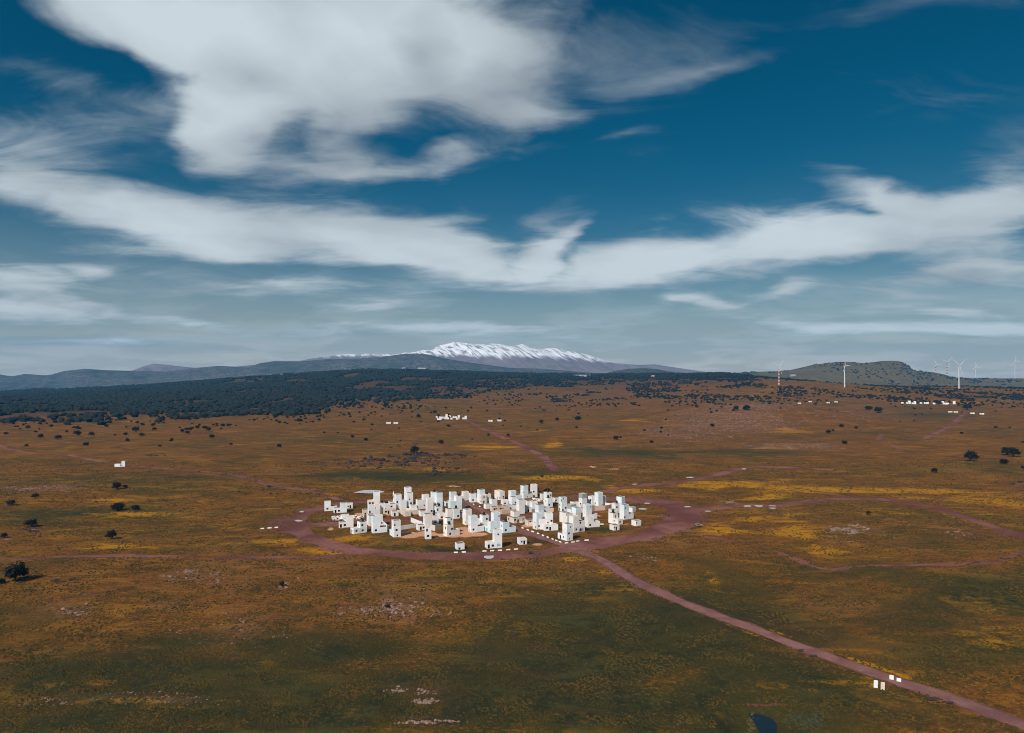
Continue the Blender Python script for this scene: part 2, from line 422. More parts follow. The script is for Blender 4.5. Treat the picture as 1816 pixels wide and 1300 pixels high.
YELLOW = [(1280, 858, 130, 9, 1), (1430, 872, 120, 7, .9), (1370, 882, 70, 5, .9), (1620, 870, 180, 14, .8), (1770, 890, 90, 14, .8), (1420, 935, 60, 26, .7), (1460, 975, 50, 14, .8), (1560, 985, 120, 9, .5), (980, 788, 30, 9, 1),
          (960, 765, 18, 5, .6), (870, 792, 60, 5, .8), (1060, 905, 20, 5, .4), (640, 960, 90, 10, .7), (560, 972, 70, 8, 1), (500, 960, 50, 10, .7), (480, 882, 70, 7, .7), (570, 884, 40, 5, .9), (200, 888, 100, 6, .7),
          (300, 915, 200, 8, .45), (220, 965, 150, 10, .5), (420, 930, 60, 12, .4), (1060, 1010, 40, 10, .7), (1010, 990, 30, 8, .8), (1270, 1030, 14, 24, .35), (1390, 765, 60, 4, .6), (1110, 745, 30, 3, .9), (1200, 755, 60, 4, .5),
          (1700, 1000, 160, 10, .4), (1760, 1090, 60, 40, .4), (1690, 1115, 60, 16, .4), (1790, 1245, 60, 20, .5), (1560, 1220, 60, 8, .4), (150, 740, 120, 6, .5), (850, 1010, 80, 12, .5), (450, 1080, 80, 30, .3), (690, 1060, 180, 30, .25),
          (1700, 713, 80, 3, .8), (1320, 703, 50, 3, .6), (1500, 745, 40, 4, .5), (1380, 690, 40, 3, .4), (700, 830, 120, 8, .6), (980, 850, 80, 6, .7), (1130, 872, 70, 8, .9), (1260, 930, 40, 12, .7), (1330, 920, 90, 12, .6),
          (250, 1245, 120, 10, .3), (1410, 795, 100, 6, .4), (1600, 900, 100, 12, .35)]
STONY = [(1290, 745, 130, 30, .9), (1200, 765, 120, 22, .6), (1400, 790, 110, 14, .7), (1330, 722, 120, 10, .9), (1500, 730, 120, 18, .4), (690, 1078, 75, 18, .8), (430, 1110, 90, 30, .5), (330, 1022, 60, 14, .6), (120, 1085, 60, 16, .7),
         (750, 1225, 60, 10, .7), (755, 1245, 45, 7, .9), (740, 1280, 60, 6, .8), (80, 865, 110, 6, .7), (1510, 938, 60, 9, .8), (1290, 890, 16, 5, .9), (760, 820, 100, 16, .5), (270, 1235, 160, 10, .5), (500, 1040, 30, 12, .7),
         (1720, 945, 60, 12, .4), (1800, 856, 20, 6, .9), (1130, 985, 20, 8, .5), (165, 1060, 60, 6, .5), (790, 795, 60, 8, .5), (120, 1008, 40, 5, .6), (55, 940, 20, 10, .8), (5, 955, 20, 10, .8)]
SAND = [(726, 949, 22, 5.5, 1.3), (752, 947, 16, 5, 1.2), (825, 944, 20, 9, 1.3), (804, 949, 16, 4.5, 1.3), (850, 948, 18, 3.5, 1), (780, 950, 22, 3, 1), (935, 933, 12, 3, .9), (770, 948, 8, 5, .9), (1060, 915, 18, 3, .5), (1110, 930, 14, 4, .5), (955, 966, 12, 3, .8),
        (900, 912, 20, 3, .5), (1000, 912, 12, 2.5, .4), (690, 913, 8, 2.5, .6), (630, 922, 20, 3, .5), (586, 938, 8, 4, .7), (970, 866, 10, 3, .4), (1090, 832, 14, 2, .7), (1052, 828, 8, 2, .8), (805, 863, 18, 2, .7), (960, 905, 10, 2, .4), (640, 912, 14, 3, .7), (605, 936, 8, 1.6, .8)]
RUST = [(1300, 772, 190, 26, .5), (1150, 700, 150, 10, .6), (1460, 745, 150, 18, .45), (900, 720, 200, 8, .35), (300, 770, 220, 8, .3), (640, 1010, 330, 14, .5), (600, 960, 60, 10, .3), (520, 935, 60, 16, .9), (1210, 912, 80, 24, .9), (300, 1020, 200, 10, .5), (860, 1100, 60, 20, .4), (750, 1265, 80, 14, .7), (470, 1090, 140, 40, .35), (1240, 930, 40, 12, .6), (1080, 815, 34, 4, .9),
        (1360, 1253, 60, 5, .9), (1300, 1010, 120, 20, .3), (690, 1090, 160, 40, .3), (1550, 770, 120, 14, .4), (850, 775, 130, 12, .35), (1120, 690, 60, 6, .6), (620, 725, 30, 6, .4), (1470, 1012, 30, 6, .6)]
FOREST_PX = [(-900, 752), (-100, 746), (0, 742), (80, 738), (150, 742), (250, 728), (340, 738), (430, 728), (520, 722), (600, 706), (700, 700), (800, 694), (860, 688), (950, 683), (1050, 680), (1200, 675), (1300, 670), (1400, 655), (2600, 640)]
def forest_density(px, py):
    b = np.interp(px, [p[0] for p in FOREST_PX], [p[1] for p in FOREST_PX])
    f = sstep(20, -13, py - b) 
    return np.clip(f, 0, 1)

def ground_patch(name, th, rr):
    R, T = np.meshgrid(rr, th, indexing='ij')
    x = (R * np.sin(T)).ravel(); y = (R * np.cos(T)).ravel()
    z = ground_z(x, y)
    P = np.stack([x, y], -1)
    px, py = project(x, y, z)
    wob = fbm(x / 14, y / 14, 3) - 0.5
    wob2 = fbm(x / 45 + 7, y / 45, 3) - 0.5
    pxn = px + wob2 * 60; pyn = py + wob2 * 0.16 * np.maximum(py - 665, 0) * 0.6
    inside = (px > -300) & (px < 2100)
    green = blob(pxn, pyn, GREEN_AND_SHADE) * inside
    yellow = blob(pxn, pyn, YELLOW) * inside
    stony = blob(pxn, pyn, STONY) * inside
    sand = blob(px + wob * 6, py + wob * 2.0, SAND) * inside
    rust = blob(pxn, pyn, RUST) * inside
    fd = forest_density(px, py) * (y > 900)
    soil = np.zeros(len(x)); halo = np.zeros(len(x))
    for line, w, k in ((MAIN, 3.2, .8), (RING_W, 6.0, 1), (RING_E, 10.5, 1), (EAST, 4.6, 1), (NORTH, 4.0, 1), (LANE, 5.0, .9), (LANE2, 4, .6), (WEST, 1.2, .85), (UPLEFT, 2.8, .9), (MIDTRACK, 4.0, .95), (FIELD1, 1.5, .85), (FIELD2, 1.3, .8), (FARTRACK, 4.5, .8), (FARTRACK2, 3.5, .58)):
        d = seg_dist(P, line)
        dd = d + wob * (3 + w * .35) + wob2 * (2 + w * .3)
        soil = np.maximum(soil, k * sstep(w + 2.6, w - 1.2, dd))
        halo = np.maximum(halo, sstep(w + 20, w, dd + wob2 * 14) * k)
    soil = np.maximum(soil, blob(px + wob * 26, py + wob * 9, [(508, 932, 34, 13, 1), (545, 906, 22, 7, .8), (1215, 912, 44, 17, 1), (1190, 940, 34, 9, .9), (1150, 888, 40, 6, .8), (1030, 970, 22, 6, .8), (600, 975, 50, 6, .6)]) * inside)
    d = seg_dist(P, SPUR)
    yellow = np.maximum(yellow, .62 * sstep(5, 1, d + wob * 7))
    for line, off in ((MAIN, 3.6), (EAST, 6)):
        d = seg_dist(P, line)
        yellow = np.maximum(yellow, np.exp(-((d - off - 1.2 + wob * 2) / 1.6) ** 2) * sstep(.0, .3, wob2 + wob * .6) * .9)
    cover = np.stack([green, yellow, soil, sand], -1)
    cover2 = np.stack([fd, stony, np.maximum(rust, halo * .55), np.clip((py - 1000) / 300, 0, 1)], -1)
    me = np_mesh(name, np.stack([x, y, z], -1), grid_faces(len(rr), len(th)), MG, smooth=True)
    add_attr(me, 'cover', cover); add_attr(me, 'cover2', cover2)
    return link(name, me, kind='structure', label='rusty orange and olive grassland plain with dirt tracks')

def ground_material():
    m, t, b = new_mat('grassland')
    geo = t.node('ShaderNodeNewGeometry'); P = geo.outputs['Position']
    P2 = t.vmath('MULTIPLY', P, (1, 1, 0))
    c1 = t.node('ShaderNodeAttribute', attribute_name='cover'); s1 = t.node('ShaderNodeSeparateColor', {0: c1.outputs['Color']})
    c2 = t.node('ShaderNodeAttribute', attribute_name='cover2'); s2 = t.node('ShaderNodeSeparateColor', {0: c2.outputs['Color']})
    green, yellow, soil = s1.outputs; sand = c1.outputs['Alpha']
    forest, stony, rust = s2.outputs; fg = c2.outputs['Alpha']
    nL = t.noise(P2, 0.006, 4, 0.55, 0.4); nM = t.noise(P2, 0.028, 5, 0.6, 0.6); nS = t.noise(P2, 0.16, 5, 0.65); nF = t.noise(P2, 0.9, 4, 0.7)
    nV = t.noise(t.vmath('ADD', P2, (331, 77, 0)), 0.05, 5, 0.62, 1.2)
    mpx = t.node('ShaderNodeMapping'); mpx.inputs['Scale'].default_value = (0.35, 1, 1); mpx.inputs['Rotation'].default_value = (0, 0, rad(12)); t.l.new(P2, mpx.inputs[0])
    nX = t.noise(mpx.outputs[0], 0.03, 6, 0.62, 0.5)
    nG = t.noise(mpx.outputs[0], 0.006, 4, 0.6, 0.5)
    # dry golden-orange grass <-> olive, in patches of many sizes
    g = t.math('MULTIPLY_ADD', nX, 0.55, t.math('MULTIPLY_ADD', nM, 0.42, t.math('MULTIPLY_ADD', nL, 0.55, t.math('MULTIPLY_ADD', nG, 0.75, -0.55))))
    g = t.math('MULTIPLY_ADD', t.math('SUBTRACT', nS, 0.5), 0.35, g)
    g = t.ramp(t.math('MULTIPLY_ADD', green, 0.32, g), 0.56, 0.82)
    base = t.mix(g, rgba((0.165, 0.062, 0.0095)), rgba((0.068, 0.048, 0.0075)))
    rs = t.math('MULTIPLY', t.ramp(nV, 0.48, 0.64), t.math('MULTIPLY_ADD', green, -0.5, 0.5))
    rs = t.math('MAXIMUM', rs, t.math('MULTIPLY', rust, t.ramp(nM, 0.3, 0.55, 0.25, 0.95)))
    base = t.mix(rs, base, rgba((0.135, 0.043, 0.019)))
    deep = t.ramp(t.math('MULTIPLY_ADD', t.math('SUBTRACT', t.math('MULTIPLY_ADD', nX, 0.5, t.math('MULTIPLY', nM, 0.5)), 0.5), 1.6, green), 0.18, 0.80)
    base = t.mix(deep, base, t.mix(t.ramp(nS, 0.40, 0.62), rgba((0.017, 0.0215, 0.0085)), rgba((0.034, 0.034, 0.0115))))  # deep green grass, with the foreground's cloud shade darkened into the colour
    # dark tussocks, pale straw flecks
    base = t.mix(t.ramp(nS, 0.50, 0.64, 0, 0.72), base, rgba((0.036, 0.028, 0.0085)))
    base = t.mix(t.ramp(nF, 0.50, 0.66, 0, 0.55), base, rgba((0.034, 0.024, 0.009)))
    straw = t.ramp(t.math('MULTIPLY_ADD', nF, -1.0, 1.0), 0.56, 0.72, 0, 0.6)
    straw = t.math('MULTIPLY', straw, t.math('MULTIPLY_ADD', deep, -0.75, 1.0))
    base = t.mix(straw, base, rgba((0.23, 0.112, 0.022)))
    # single tussocks and dry tufts: crisp grain of one to three metres
    g1 = t.noise(P2, 0.42, 1.5, 0.5, 0.8); g2 = t.noise(t.vmath('ADD', P2, (57, 13, 0)), 0.8, 1.0, 0.5, 0.6); g3 = t.noise(t.vmath('ADD', P2, (9, 91, 0)), 0.22, 2, 0.5, 1.0)
    base = t.mix(t.ramp(g1, 0.52, 0.62, 0, 0.62), base, t.mix(0.35, rgba((0.020, 0.018, 0.008)), base))
    base = t.mix(t.ramp(g2, 0.57, 0.66, 0, 0.60), base, t.mix(deep, rgba((0.27, 0.128, 0.018)), rgba((0.070, 0.058, 0.022))))
    base = t.mix(t.ramp(g3, 0.55, 0.66, 0, 0.6), base, t.mix(0.4, rgba((0.024, 0.022, 0.009)), base))
    # dark bands of shrub and painted rock shadow, bright dry bands into the distance
    nB = t.noise(mpx.outputs[0], 0.075, 5, 0.66, 0.8)
    base = t.mix(t.ramp(nB, 0.53, 0.66, 0, 0.62), base, rgba((0.040, 0.027, 0.0095)))
    base = t.mix(t.ramp(t.math('MULTIPLY_ADD', t.math('SUBTRACT', nM, 0.5), -0.6, nB), 0.47, 0.34, 0, 0.55), base, t.mix(deep, rgba((0.26, 0.115, 0.014)), rgba((0.060, 0.052, 0.016))))
    # thin dark contour lines: goat paths, terrace edges, dry gullies
    ln = t.noise(t.vmath('ADD', mpx.outputs[0], (41, 17, 0)), 0.011, 3, 0.45, 0.6)
    lm = t.math('MULTIPLY', t.ramp(t.math('ABSOLUTE', t.math('SUBTRACT', ln, 0.5)), 0.012, 0.002), t.ramp(nM, 0.40, 0.56, 0, 0.55))
    base = t.mix(lm, base, rgba((0.048, 0.028, 0.014)))
    nK = t.noise(t.vmath('ADD', P2, (811, 143, 0)), 0.013, 6, 0.68, 0.8)
    base = t.mix(t.ramp(nK, 0.52, 0.64, 0, 0.6), base, rgba((0.050, 0.038, 0.0095)))
    base = t.mix(t.math('MULTIPLY', t.ramp(nK, 0.44, 0.34, 0, 0.5), t.math('SUBTRACT', 1.0, deep)), base, rgba((0.19, 0.088, 0.030)))
    # yellow flowers
    yn = t.math('MULTIPLY_ADD', t.math('SUBTRACT', nX, 0.5), 2.4, t.math('MULTIPLY', t.math('SUBTRACT', nS, 0.5), 1.5))
    yf = t.ramp(t.math('MULTIPLY_ADD', yellow, 0.78, yn), 0.28, 0.70)
    yf = t.math('MULTIPLY', yf, t.ramp(nS, 0.66, 0.50, 0.3, 1.0))
    base = t.mix(t.math('MULTIPLY', yf, 0.9), base, rgba((0.38, 0.165, 0.005)))
    # stones among the grass: pink-grey flecks
    vor = t.node('ShaderNodeTexVoronoi', {'Vector': P2, 'Scale': 0.42, 'Randomness': 1.0}, feature='F1')
    st = t.ramp(vor.outputs['Distance'], 0.42, 0.26)
    st = t.math('MULTIPLY', st, t.ramp(t.math('MULTIPLY_ADD', stony, 0.7, t.math('MULTIPLY', nS, 0.6)), 0.50, 0.95))
    base = t.mix(t.math('MULTIPLY', st, 0.9), base, t.mix(vor.outputs['Color'], rgba((0.15, 0.075, 0.055)), rgba((0.25, 0.145, 0.115))))
    v2 = t.node('ShaderNodeTexVoronoi', {'Vector': P2, 'Scale': 0.13, 'Randomness': 1.0}, feature='F1')
    s2_ = t.math('MULTIPLY', t.ramp(v2.outputs['Distance'], 0.40, 0.22), t.ramp(t.math('MULTIPLY_ADD', stony, 0.8, t.math('MULTIPLY', nM, 0.6)), 0.55, 0.95))
    base = t.mix(t.math('MULTIPLY', s2_, t.math('MULTIPLY_ADD', fg, -1.0, 1.0, clamp=True)), base, t.mix(v2.outputs['Color'], rgba((0.20, 0.11, 0.085)), rgba((0.30, 0.19, 0.155))))
    pk = t.math('MULTIPLY', stony, t.ramp(nV, 0.35, 0.65, 0.1, 0.55))
    base = t.mix(pk, base, rgba((0.135, 0.058, 0.038)))
    # trodden red soil along tracks
    so_ = t.ramp(t.math('ADD', soil, t.math('MULTIPLY', t.math('SUBTRACT', nS, 0.5), 0.55)), 0.3, 0.62)
    scol = t.mix(t.ramp(nM, 0.35, 0.65), rgba((0.112, 0.038, 0.030)), rgba((0.225, 0.092, 0.074)))
    scol = t.mix(t.ramp(g3, 0.50, 0.62, 0, 0.45), scol, rgba((0.10, 0.055, 0.055)))
    scol = t.mix(t.ramp(nF, 0.5, 0.75, 0, 0.5), scol, rgba((0.075, 0.038, 0.038)))
    base = t.mix(so_, base, scol)
    sd = t.ramp(t.math('ADD', sand, t.math('MULTIPLY', t.math('SUBTRACT', nS, 0.5), 0.8)), 0.35, 0.6)
    base = t.mix(sd, base, t.mix(t.ramp(nF, 0.35, 0.7), rgba((0.56, 0.31, 0.19)), rgba((0.38, 0.17, 0.095))))
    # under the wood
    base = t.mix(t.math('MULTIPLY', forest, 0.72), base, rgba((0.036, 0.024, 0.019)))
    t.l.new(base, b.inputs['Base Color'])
    b.inputs['Roughness'].default_value = 0.95
    b.inputs['Specular IOR Level'].default_value = 0.08
    # relief of tufts
    h = t.math('ADD', t.math('MULTIPLY', nS, 1.1), t.math('MULTIPLY', nF, 0.45))
    bp = t.node('ShaderNodeBump', {'Height': h, 'Distance': 0.9, 'Strength': 0.85})
    t.l.new(bp.outputs[0], b.inputs['Normal'])
    return m
MG = ground_material()
th = np.concatenate([np.linspace(-1.05, -0.72, 50, endpoint=False), np.linspace(-0.72, 0.72, 620), np.linspace(0.72, 1.05, 51)[1:]])
rr = np.concatenate([np.linspace(20, 150, 30, endpoint=False), np.geomspace(150, 1000, 420, endpoint=False), np.geomspace(1000, 8300, 330)])
ground_patch('ground', th, rr)

# ------------------------------------------------------------------ hills and the snow mountain
def hill_mesh(name, h, x0, x1, nx, ny, mat, label, **kw):
    xs = np.linspace(x0, x1, nx)
    ys = np.concatenate([np.linspace(h.Y0 - h.front, h.Y0, ny, endpoint=False), np.linspace(h.Y0, h.Y0 + h.back, ny // 3)])
    Yg, Xg = np.meshgrid(ys, xs, indexing='ij')
    z = h.z(Xg.ravel(), Yg.ravel())
    me = np_mesh(name, np.stack([Xg.ravel(), Yg.ravel(), z], -1), grid_faces(len(ys), nx), mat, smooth=True)
    return link(name, me, kind='structure', label=label)
def hill_mat(name, cols, scale, snow=None, woods=0.0, extra=None):
    m, t, b = new_mat(name)
    geo = t.node('ShaderNodeNewGeometry'); P = geo.outputs['Position']
    n1 = t.noise(P, scale, 6, 0.6, 0.4); n2 = t.noise(P, scale * 5, 5, 0.65)
    col = t.mix(t.ramp(t.math('MULTIPLY_ADD', n2, 0.4, t.math('MULTIPLY', n1, 0.6)), 0.38, 0.62), rgba(cols[0]), rgba(cols[1]))
    if woods:
        w = t.noise(P, scale * 16, 4, 0.75); 
        wm = t.math('MULTIPLY', t.ramp(w, 0.48, 0.56), t.ramp(n1, 0.40, 0.58))
        col = t.mix(t.math('MULTIPLY', wm, woods), col, rgba((0.02, 0.028, 0.026)))
    sep = t.node('ShaderNodeSeparateXYZ', {0: P})
    if snow:
        xx = t.math('MULTIPLY_ADD', sep.outputs[1], 0.45, sep.outputs[0])
        sv = t.node('ShaderNodeCombineXYZ', {0: xx, 1: t.math('MULTIPLY', sep.outputs[1], 0.16), 2: 0.0}).outputs[0]
        fl = t.noise(sv, 0.0075, 5, 0.62, 0.25)
        sn = t.node('ShaderNodeSeparateXYZ', {0: geo.outputs['Normal']})
        k = t.math('MULTIPLY_ADD', t.math('SUBTRACT', fl, 0.5), 2.6, t.math('DIVIDE', t.math('SUBTRACT', sep.outputs[2], snow[0]), 90.0))
        k = t.math('MULTIPLY_ADD', sn.outputs[0], 0.8, k)
        k = t.math('MULTIPLY_ADD', t.ramp(sep.outputs[0], -3400, -1300), 0.12, k)
        k = t.math('MULTIPLY_ADD', t.ramp(sep.outputs[0], 300, 1700), 0.75, k)
        sm = t.ramp(k, 0.0, 0.9)
        rk = t.ramp(t.noise(sv, 0.021, 5, 0.66, 0.5), 0.48, 0.60, 0, 0.9)
        sm = t.math('MULTIPLY', sm, t.math('SUBTRACT', 1.0, rk))
        col = t.mix(sm, col, rgba((0.74, 0.74, 0.78)))
    if extra: col = extra(t, P, sep, col, n1, n2, geo)
    t.l.new(col, b.inputs['Base Color'])
    b.inputs['Roughness'].default_value = 0.95; b.inputs['Specular IOR Level'].default_value = 0.05
    bp = t.node('ShaderNodeBump', {'Height': n2, 'Distance': 40.0 if snow else 12.0, 'Strength': 0.6})
    t.l.new(bp.outputs[0], b.inputs['Normal'])
    return m
hill_mesh('mountain', FAR, -9200, 5200, 860, 120, hill_mat('snowy_mountain', [(0.13, 0.105, 0.12), (0.19, 0.155, 0.165)], 0.0011, snow=(362.0, 2.6)), 'long snow streaked mountain range on the horizon')
hill_mesh('hills', NEARHILLS, -16500, 2200, 640, 60, hill_mat('wooded_hills', [(0.045, 0.05, 0.045), (0.13, 0.11, 0.10)], 0.0016, woods=0.85), 'hazy blue wooded hills below the snow mountain')
hill_mesh('hills', DOME, 800, 2500, 200, 60, hill_mat('dark_knoll', [(0.04, 0.045, 0.035), (0.08, 0.07, 0.05)], 0.003, woods=0.9), 'small dark domed hill right of the snow mountain')
def cliff(t, P, sep, col, n1, n2, geo):
    sn = t.node('ShaderNodeSeparateXYZ', {0: geo.outputs['True Normal']})
    steep = t.ramp(sn.outputs[2], 0.955, 0.86)
    return t.mix(t.math('MULTIPLY', steep, 0.9), col, rgba((0.06, 0.034, 0.045)))
hill_mesh('hills', MESA, 700, 9800, 900, 64, hill_mat('mesa_hill', [(0.085, 0.066, 0.028), (0.14, 0.098, 0.042)], 0.0022, woods=0.45, extra=cliff), 'flat topped olive brown hill with dark cliff behind the turbines')

# ------------------------------------------------------------------ haze
def haze():
    m = bpy.data.materials.new('haze_air'); m.use_nodes = True
    t = NT(m.node_tree); t.n.clear()
    out = t.node('ShaderNodeOutputMaterial')
    pv = t.node('ShaderNodeVolumePrincipled')
    pv.inputs['Color'].default_value = (0.07,0.48,0.96,1)
    pv.inputs['Density'].default_value = HAZE_D
    pv.inputs['Anisotropy'].default_value = 0.0
    t.l.new(pv.outputs[0], out.inputs['Volume'])
    x, y0, y1, z0, z1 = 18000, -1500, 14500, -330, 700
    V = [(-x, y0, z0), (x, y0, z0), (x, y1, z0), (-x, y1, z0), (-x, y0, z1), (x, y0, z1), (x, y1, z1), (-x, y1, z1)]
    F = [(3, 2, 1, 0), (4, 5, 6, 7), (0, 1, 5, 4), (1, 2, 6, 5), (2, 3, 7, 6), (3, 0, 4, 7)]
    link('haze', np_mesh('haze', V, F, m), kind='stuff', label='pale blue haze lying over the far plain and hills')
HAZE_D = 3.4e-5
haze()

# ------------------------------------------------------------------ asphalt road and water sheets
def ribbon(name, line, w, mat, lift, label, ragged=0.35, seed=1):
    L = np.array(line); seg = np.hypot(*np.diff(L, axis=0).T); s = np.concatenate([[0], np.cumsum(seg)])
    n = int(s[-1] / 1.6) + 2
    u = np.linspace(0, s[-1], n)
    x = np.interp(u, s, L[:, 0]); y = np.interp(u, s, L[:, 1])
    tx, ty = np.gradient(x), np.gradient(y); l = np.hypot(tx, ty); nx, ny = -ty / l, tx / l
    offs = [-w / 2, -w / 4, 0, w / 4, w / 2]
    V = []
    for k, o in enumerate(offs):
        j = np.zeros(n)
        if k in (0, 4): j = (vnoise(u / 2.2 + 40 * k, u * 0 + seed) - 0.5) * 2 * ragged
        px_, py_ = x + nx * (o + j), y + ny * (o + j)
        camber = 0.05 * (1 - (2 * o / w) ** 2)
        V.append(np.stack([px_, py_, ground_z(px_, py_) + lift + camber - (0.10 if k in (0, 4) else 0)], -1))
    V = np.stack(V, 1).reshape(-1, 3)
    return link(name, np_mesh(name, V, grid_faces(n, 5), mat, smooth=True), kind='structure', label=label)
def asphalt_mat():
    m, t, b = new_mat('worn_asphalt')
    P = t.node('ShaderNodeNewGeometry').outputs['Position']
    n1 = t.noise(P, 0.12, 5, 0.6, 0.3); n2 = t.noise(P, 1.3, 5, 0.7); n3 = t.noise(P, 0.45, 4, 0.6, 1.0)
    c = t.mix(t.ramp(n1, 0.35, 0.65), rgba((0.140, 0.062, 0.056)), rgba((0.215, 0.102, 0.090)))
    c = t.mix(t.ramp(n2, 0.5, 0.72, 0, 0.5), c, rgba((0.10, 0.05, 0.05)))
    c = t.mix(t.ramp(n3, 0.62, 0.72, 0, 0.7), c, rgba((0.26, 0.14, 0.12)))
    t.l.new(c, b.inputs['Base Color']); b.inputs['Roughness'].default_value = 0.9; b.inputs['Specular IOR Level'].default_value = 0.15
    t.l.new(t.node('ShaderNodeBump', {'Height': n2, 'Distance': 0.05, 'Strength': 0.6}).outputs[0], b.inputs['Normal'])
    return m
M_ASPH = asphalt_mat()
ribbon('road', MAIN, 5.6, M_ASPH, 0.14, 'mauve worn asphalt road running up into the white village')

M_WATER, _t, _b = new_mat('water')
_b.inputs['Base Color'].default_value = (0.012, 0.02, 0.026, 1); _b.inputs['Roughness'].default_value = 0.06; _b.inputs['IOR'].default_value = 1.33
_n = _t.noise(_t.node('ShaderNodeNewGeometry').outputs['Position'], 1.5, 3, 0.5)
_t.l.new(_t.node('ShaderNodeBump', {'Height': _n, 'Distance': 0.02, 'Strength': 0.15}).outputs[0], _b.inputs['Normal'])
M_PUD = plain('sky_pale_puddle', (0.46, 0.43, 0.41), 0.35, 0.1, 0.6, spec=0.6)  # pale base colour stands in for the sky mirrored in the water
def sheet(name, px, py, rx, ry, mat, label, lift=0.2, n=26, seed=0, z=None, poly=None):
    a = np.linspace(0, 2 * math.pi, n, endpoint=False)
    r = 0.72 + 0.5 * vnoise(np.cos(a) * 1.3 + seed * 3.1 + 20, np.sin(a) * 1.3 + seed)
    X, Y = (px + rx * r * np.cos(a), py + ry * r * np.sin(a)) if poly is None else (np.array(poly)[:, 0], np.array(poly)[:, 1])
    w, _ = hit(X, Y)
    if z is None: zz = np.full(len(w), w[:, 2].mean() + lift)
    else: zz = np.full(len(w), z)
    P = np.stack([w[:, 0], w[:, 1], zz], -1)
    me = bpy.data.meshes.new(name); me.from_pydata([tuple(p) for p in P], [], [tuple(range(len(P)))]); me.materials.append(mat); me.update()
    if me.polygons[0].normal.z < 0: me.flip_normals()
    return link(name, me, kind='structure', label=label)
pz = ground_z(*POND) + 0.22
sheet('pond', 0, 0, 0, 0, M_WATER, 'dark blue pond in a grassy hollow at the lower right', z=float(pz),
      poly=smooth_line([(1327, 1265), (1332, 1260.5), (1345, 1258.5), (1362, 1260), (1374, 1263.5), (1379, 1269), (1383, 1276), (1394, 1285), (1408, 1294), (1420, 1306), (1412, 1318), (1376, 1318), (1352, 1306), (1344, 1295), (1338, 1283), (1330, 1273), (1327, 1265)], 5)[:-1])
sheet('pond', 0, 0, 0, 0, M_PUD, 'pale still pool behind the village', lift=0.35,
      poly=smooth_line([(627, 875), (640, 871), (655, 869.5), (672, 870.5), (682, 873), (672, 875), (656, 875.6), (640, 875), (627, 875)], 4)[:-1])
for k, (px, py, rx, ry, lb) in enumerate([(867, 988.5, 12, 3.6, 'pale puddle on the ring track in front of the village'), (535, 908, 6, 1.6, 'puddle at the bend of the ring track left of the village'), (529, 924, 9, 1.6, 'long puddle on the dirt apron left of the village'),
        (1126, 859, 7, 1.0, 'thin puddle on the track beyond the village'), (1148, 893, 8, 1.2, 'pale puddle beside the rightmost tower house'), (1139, 903, 10, 1.8, 'dark wet ruts right of the village houses'), (1224, 847, 8, 1.2, 'bright puddle on the northern track'),
        (1320, 832, 5, 1.0, 'small puddle on the far northern track'), (1219, 899, 7, 1.4, 'puddle on the wide dirt apron right of the village'), (1256, 907, 7, 1.2, 'puddle at the mouth of the eastern track'), (1325, 898, 8, 1.3, 'first of the chain of puddles along the eastern track'),
        (1346, 898, 10, 1.8, 'largest of the chain of puddles along the eastern track'), (1370, 897.5, 9, 1.2, 'upper of two last puddles along the eastern track'), (1370, 901.5, 8, 1.0, 'lower of two last puddles along the eastern track')]):
    sheet('puddle', px, py, rx * .8, ry * .85, M_PUD, lb, lift=0.22, seed=k)
M_WET = plain('wet_asphalt', (0.045, 0.032, 0.036), 0.6, 0.2, 0.8, spec=0.3)
for k, (px, py, rx, ry, lb) in enumerate([(1420, 1154, 6, 2.4, 'dark wet pothole high on the asphalt road'), (1443, 1164, 7, 2.2, 'second dark wet pothole on the asphalt road'), (1653, 1240, 10, 3, 'wet ring shaped patch on the road near the gate slabs'), (1684, 1247, 8, 2, 'wet patch at the road edge near the picture corner')]):
    sheet('puddle', px, py, rx, ry, M_WET, lb, lift=0.24, seed=k + 30)

# ------------------------------------------------------------------ houses
def wall_mat(name, col, stain=0.26):
    m, t, b = new_mat(name)
    tc = t.node('ShaderNodeTexCoord'); oi = t.node('ShaderNodeObjectInfo')
    P = t.node('ShaderNodeNewGeometry').outputs['Position']
    mp = t.node('ShaderNodeMapping'); mp.inputs['Scale'].default_value = (1, 1, 0.25); t.l.new(P, mp.inputs[0])
    n1 = t.noise(mp.outputs[0], 1.1, 5, 0.65); n2 = t.noise(P, 0.35, 4, 0.6)
    f = t.math('MULTIPLY_ADD', t.ramp(n1, 0.5, 0.8), -stain, 1.0)
    f = t.math('MULTIPLY', f, t.ramp(n2, 0.3, 0.7, 0.93, 1.03))
    f = t.math('MULTIPLY', f, t.math('MULTIPLY_ADD', oi.outputs['Random'], 0.12, 0.92))
    c = t.mix(1.0, rgba(col), t.node('ShaderNodeCombineXYZ', {0: f, 1: t.math('POWER', f, 1.06), 2: t.math('POWER', f, 1.15)}).outputs[0], 'MULTIPLY')
    t.l.new(c, b.inputs['Base Color']); b.inputs['Roughness'].default_value = 0.85; b.inputs['Specular IOR Level'].default_value = 0.2
    return m
WM = {'c': wall_mat('cream_concrete', (0.80, 0.765, 0.735)), 'w': wall_mat('white_concrete', (0.80, 0.81, 0.83)), 'b': wall_mat('bluish_white_paint', (0.66, 0.78, 0.83), 0.08),
      'g': wall_mat('grey_green_paint', (0.33, 0.37, 0.345)), 'p': wall_mat('pinkish_beige_plaster', (0.60, 0.42, 0.32)), 's': wall_mat('sandy_concrete', (0.64, 0.55, 0.47))}
M_ROOF = plain('flat_roof', (0.17, 0.12, 0.105), 0.9, 0.3, 1.2)
M_ROOF2 = plain('pale_flat_roof', (0.55, 0.44, 0.36), 0.9, 0.2, 1.2)
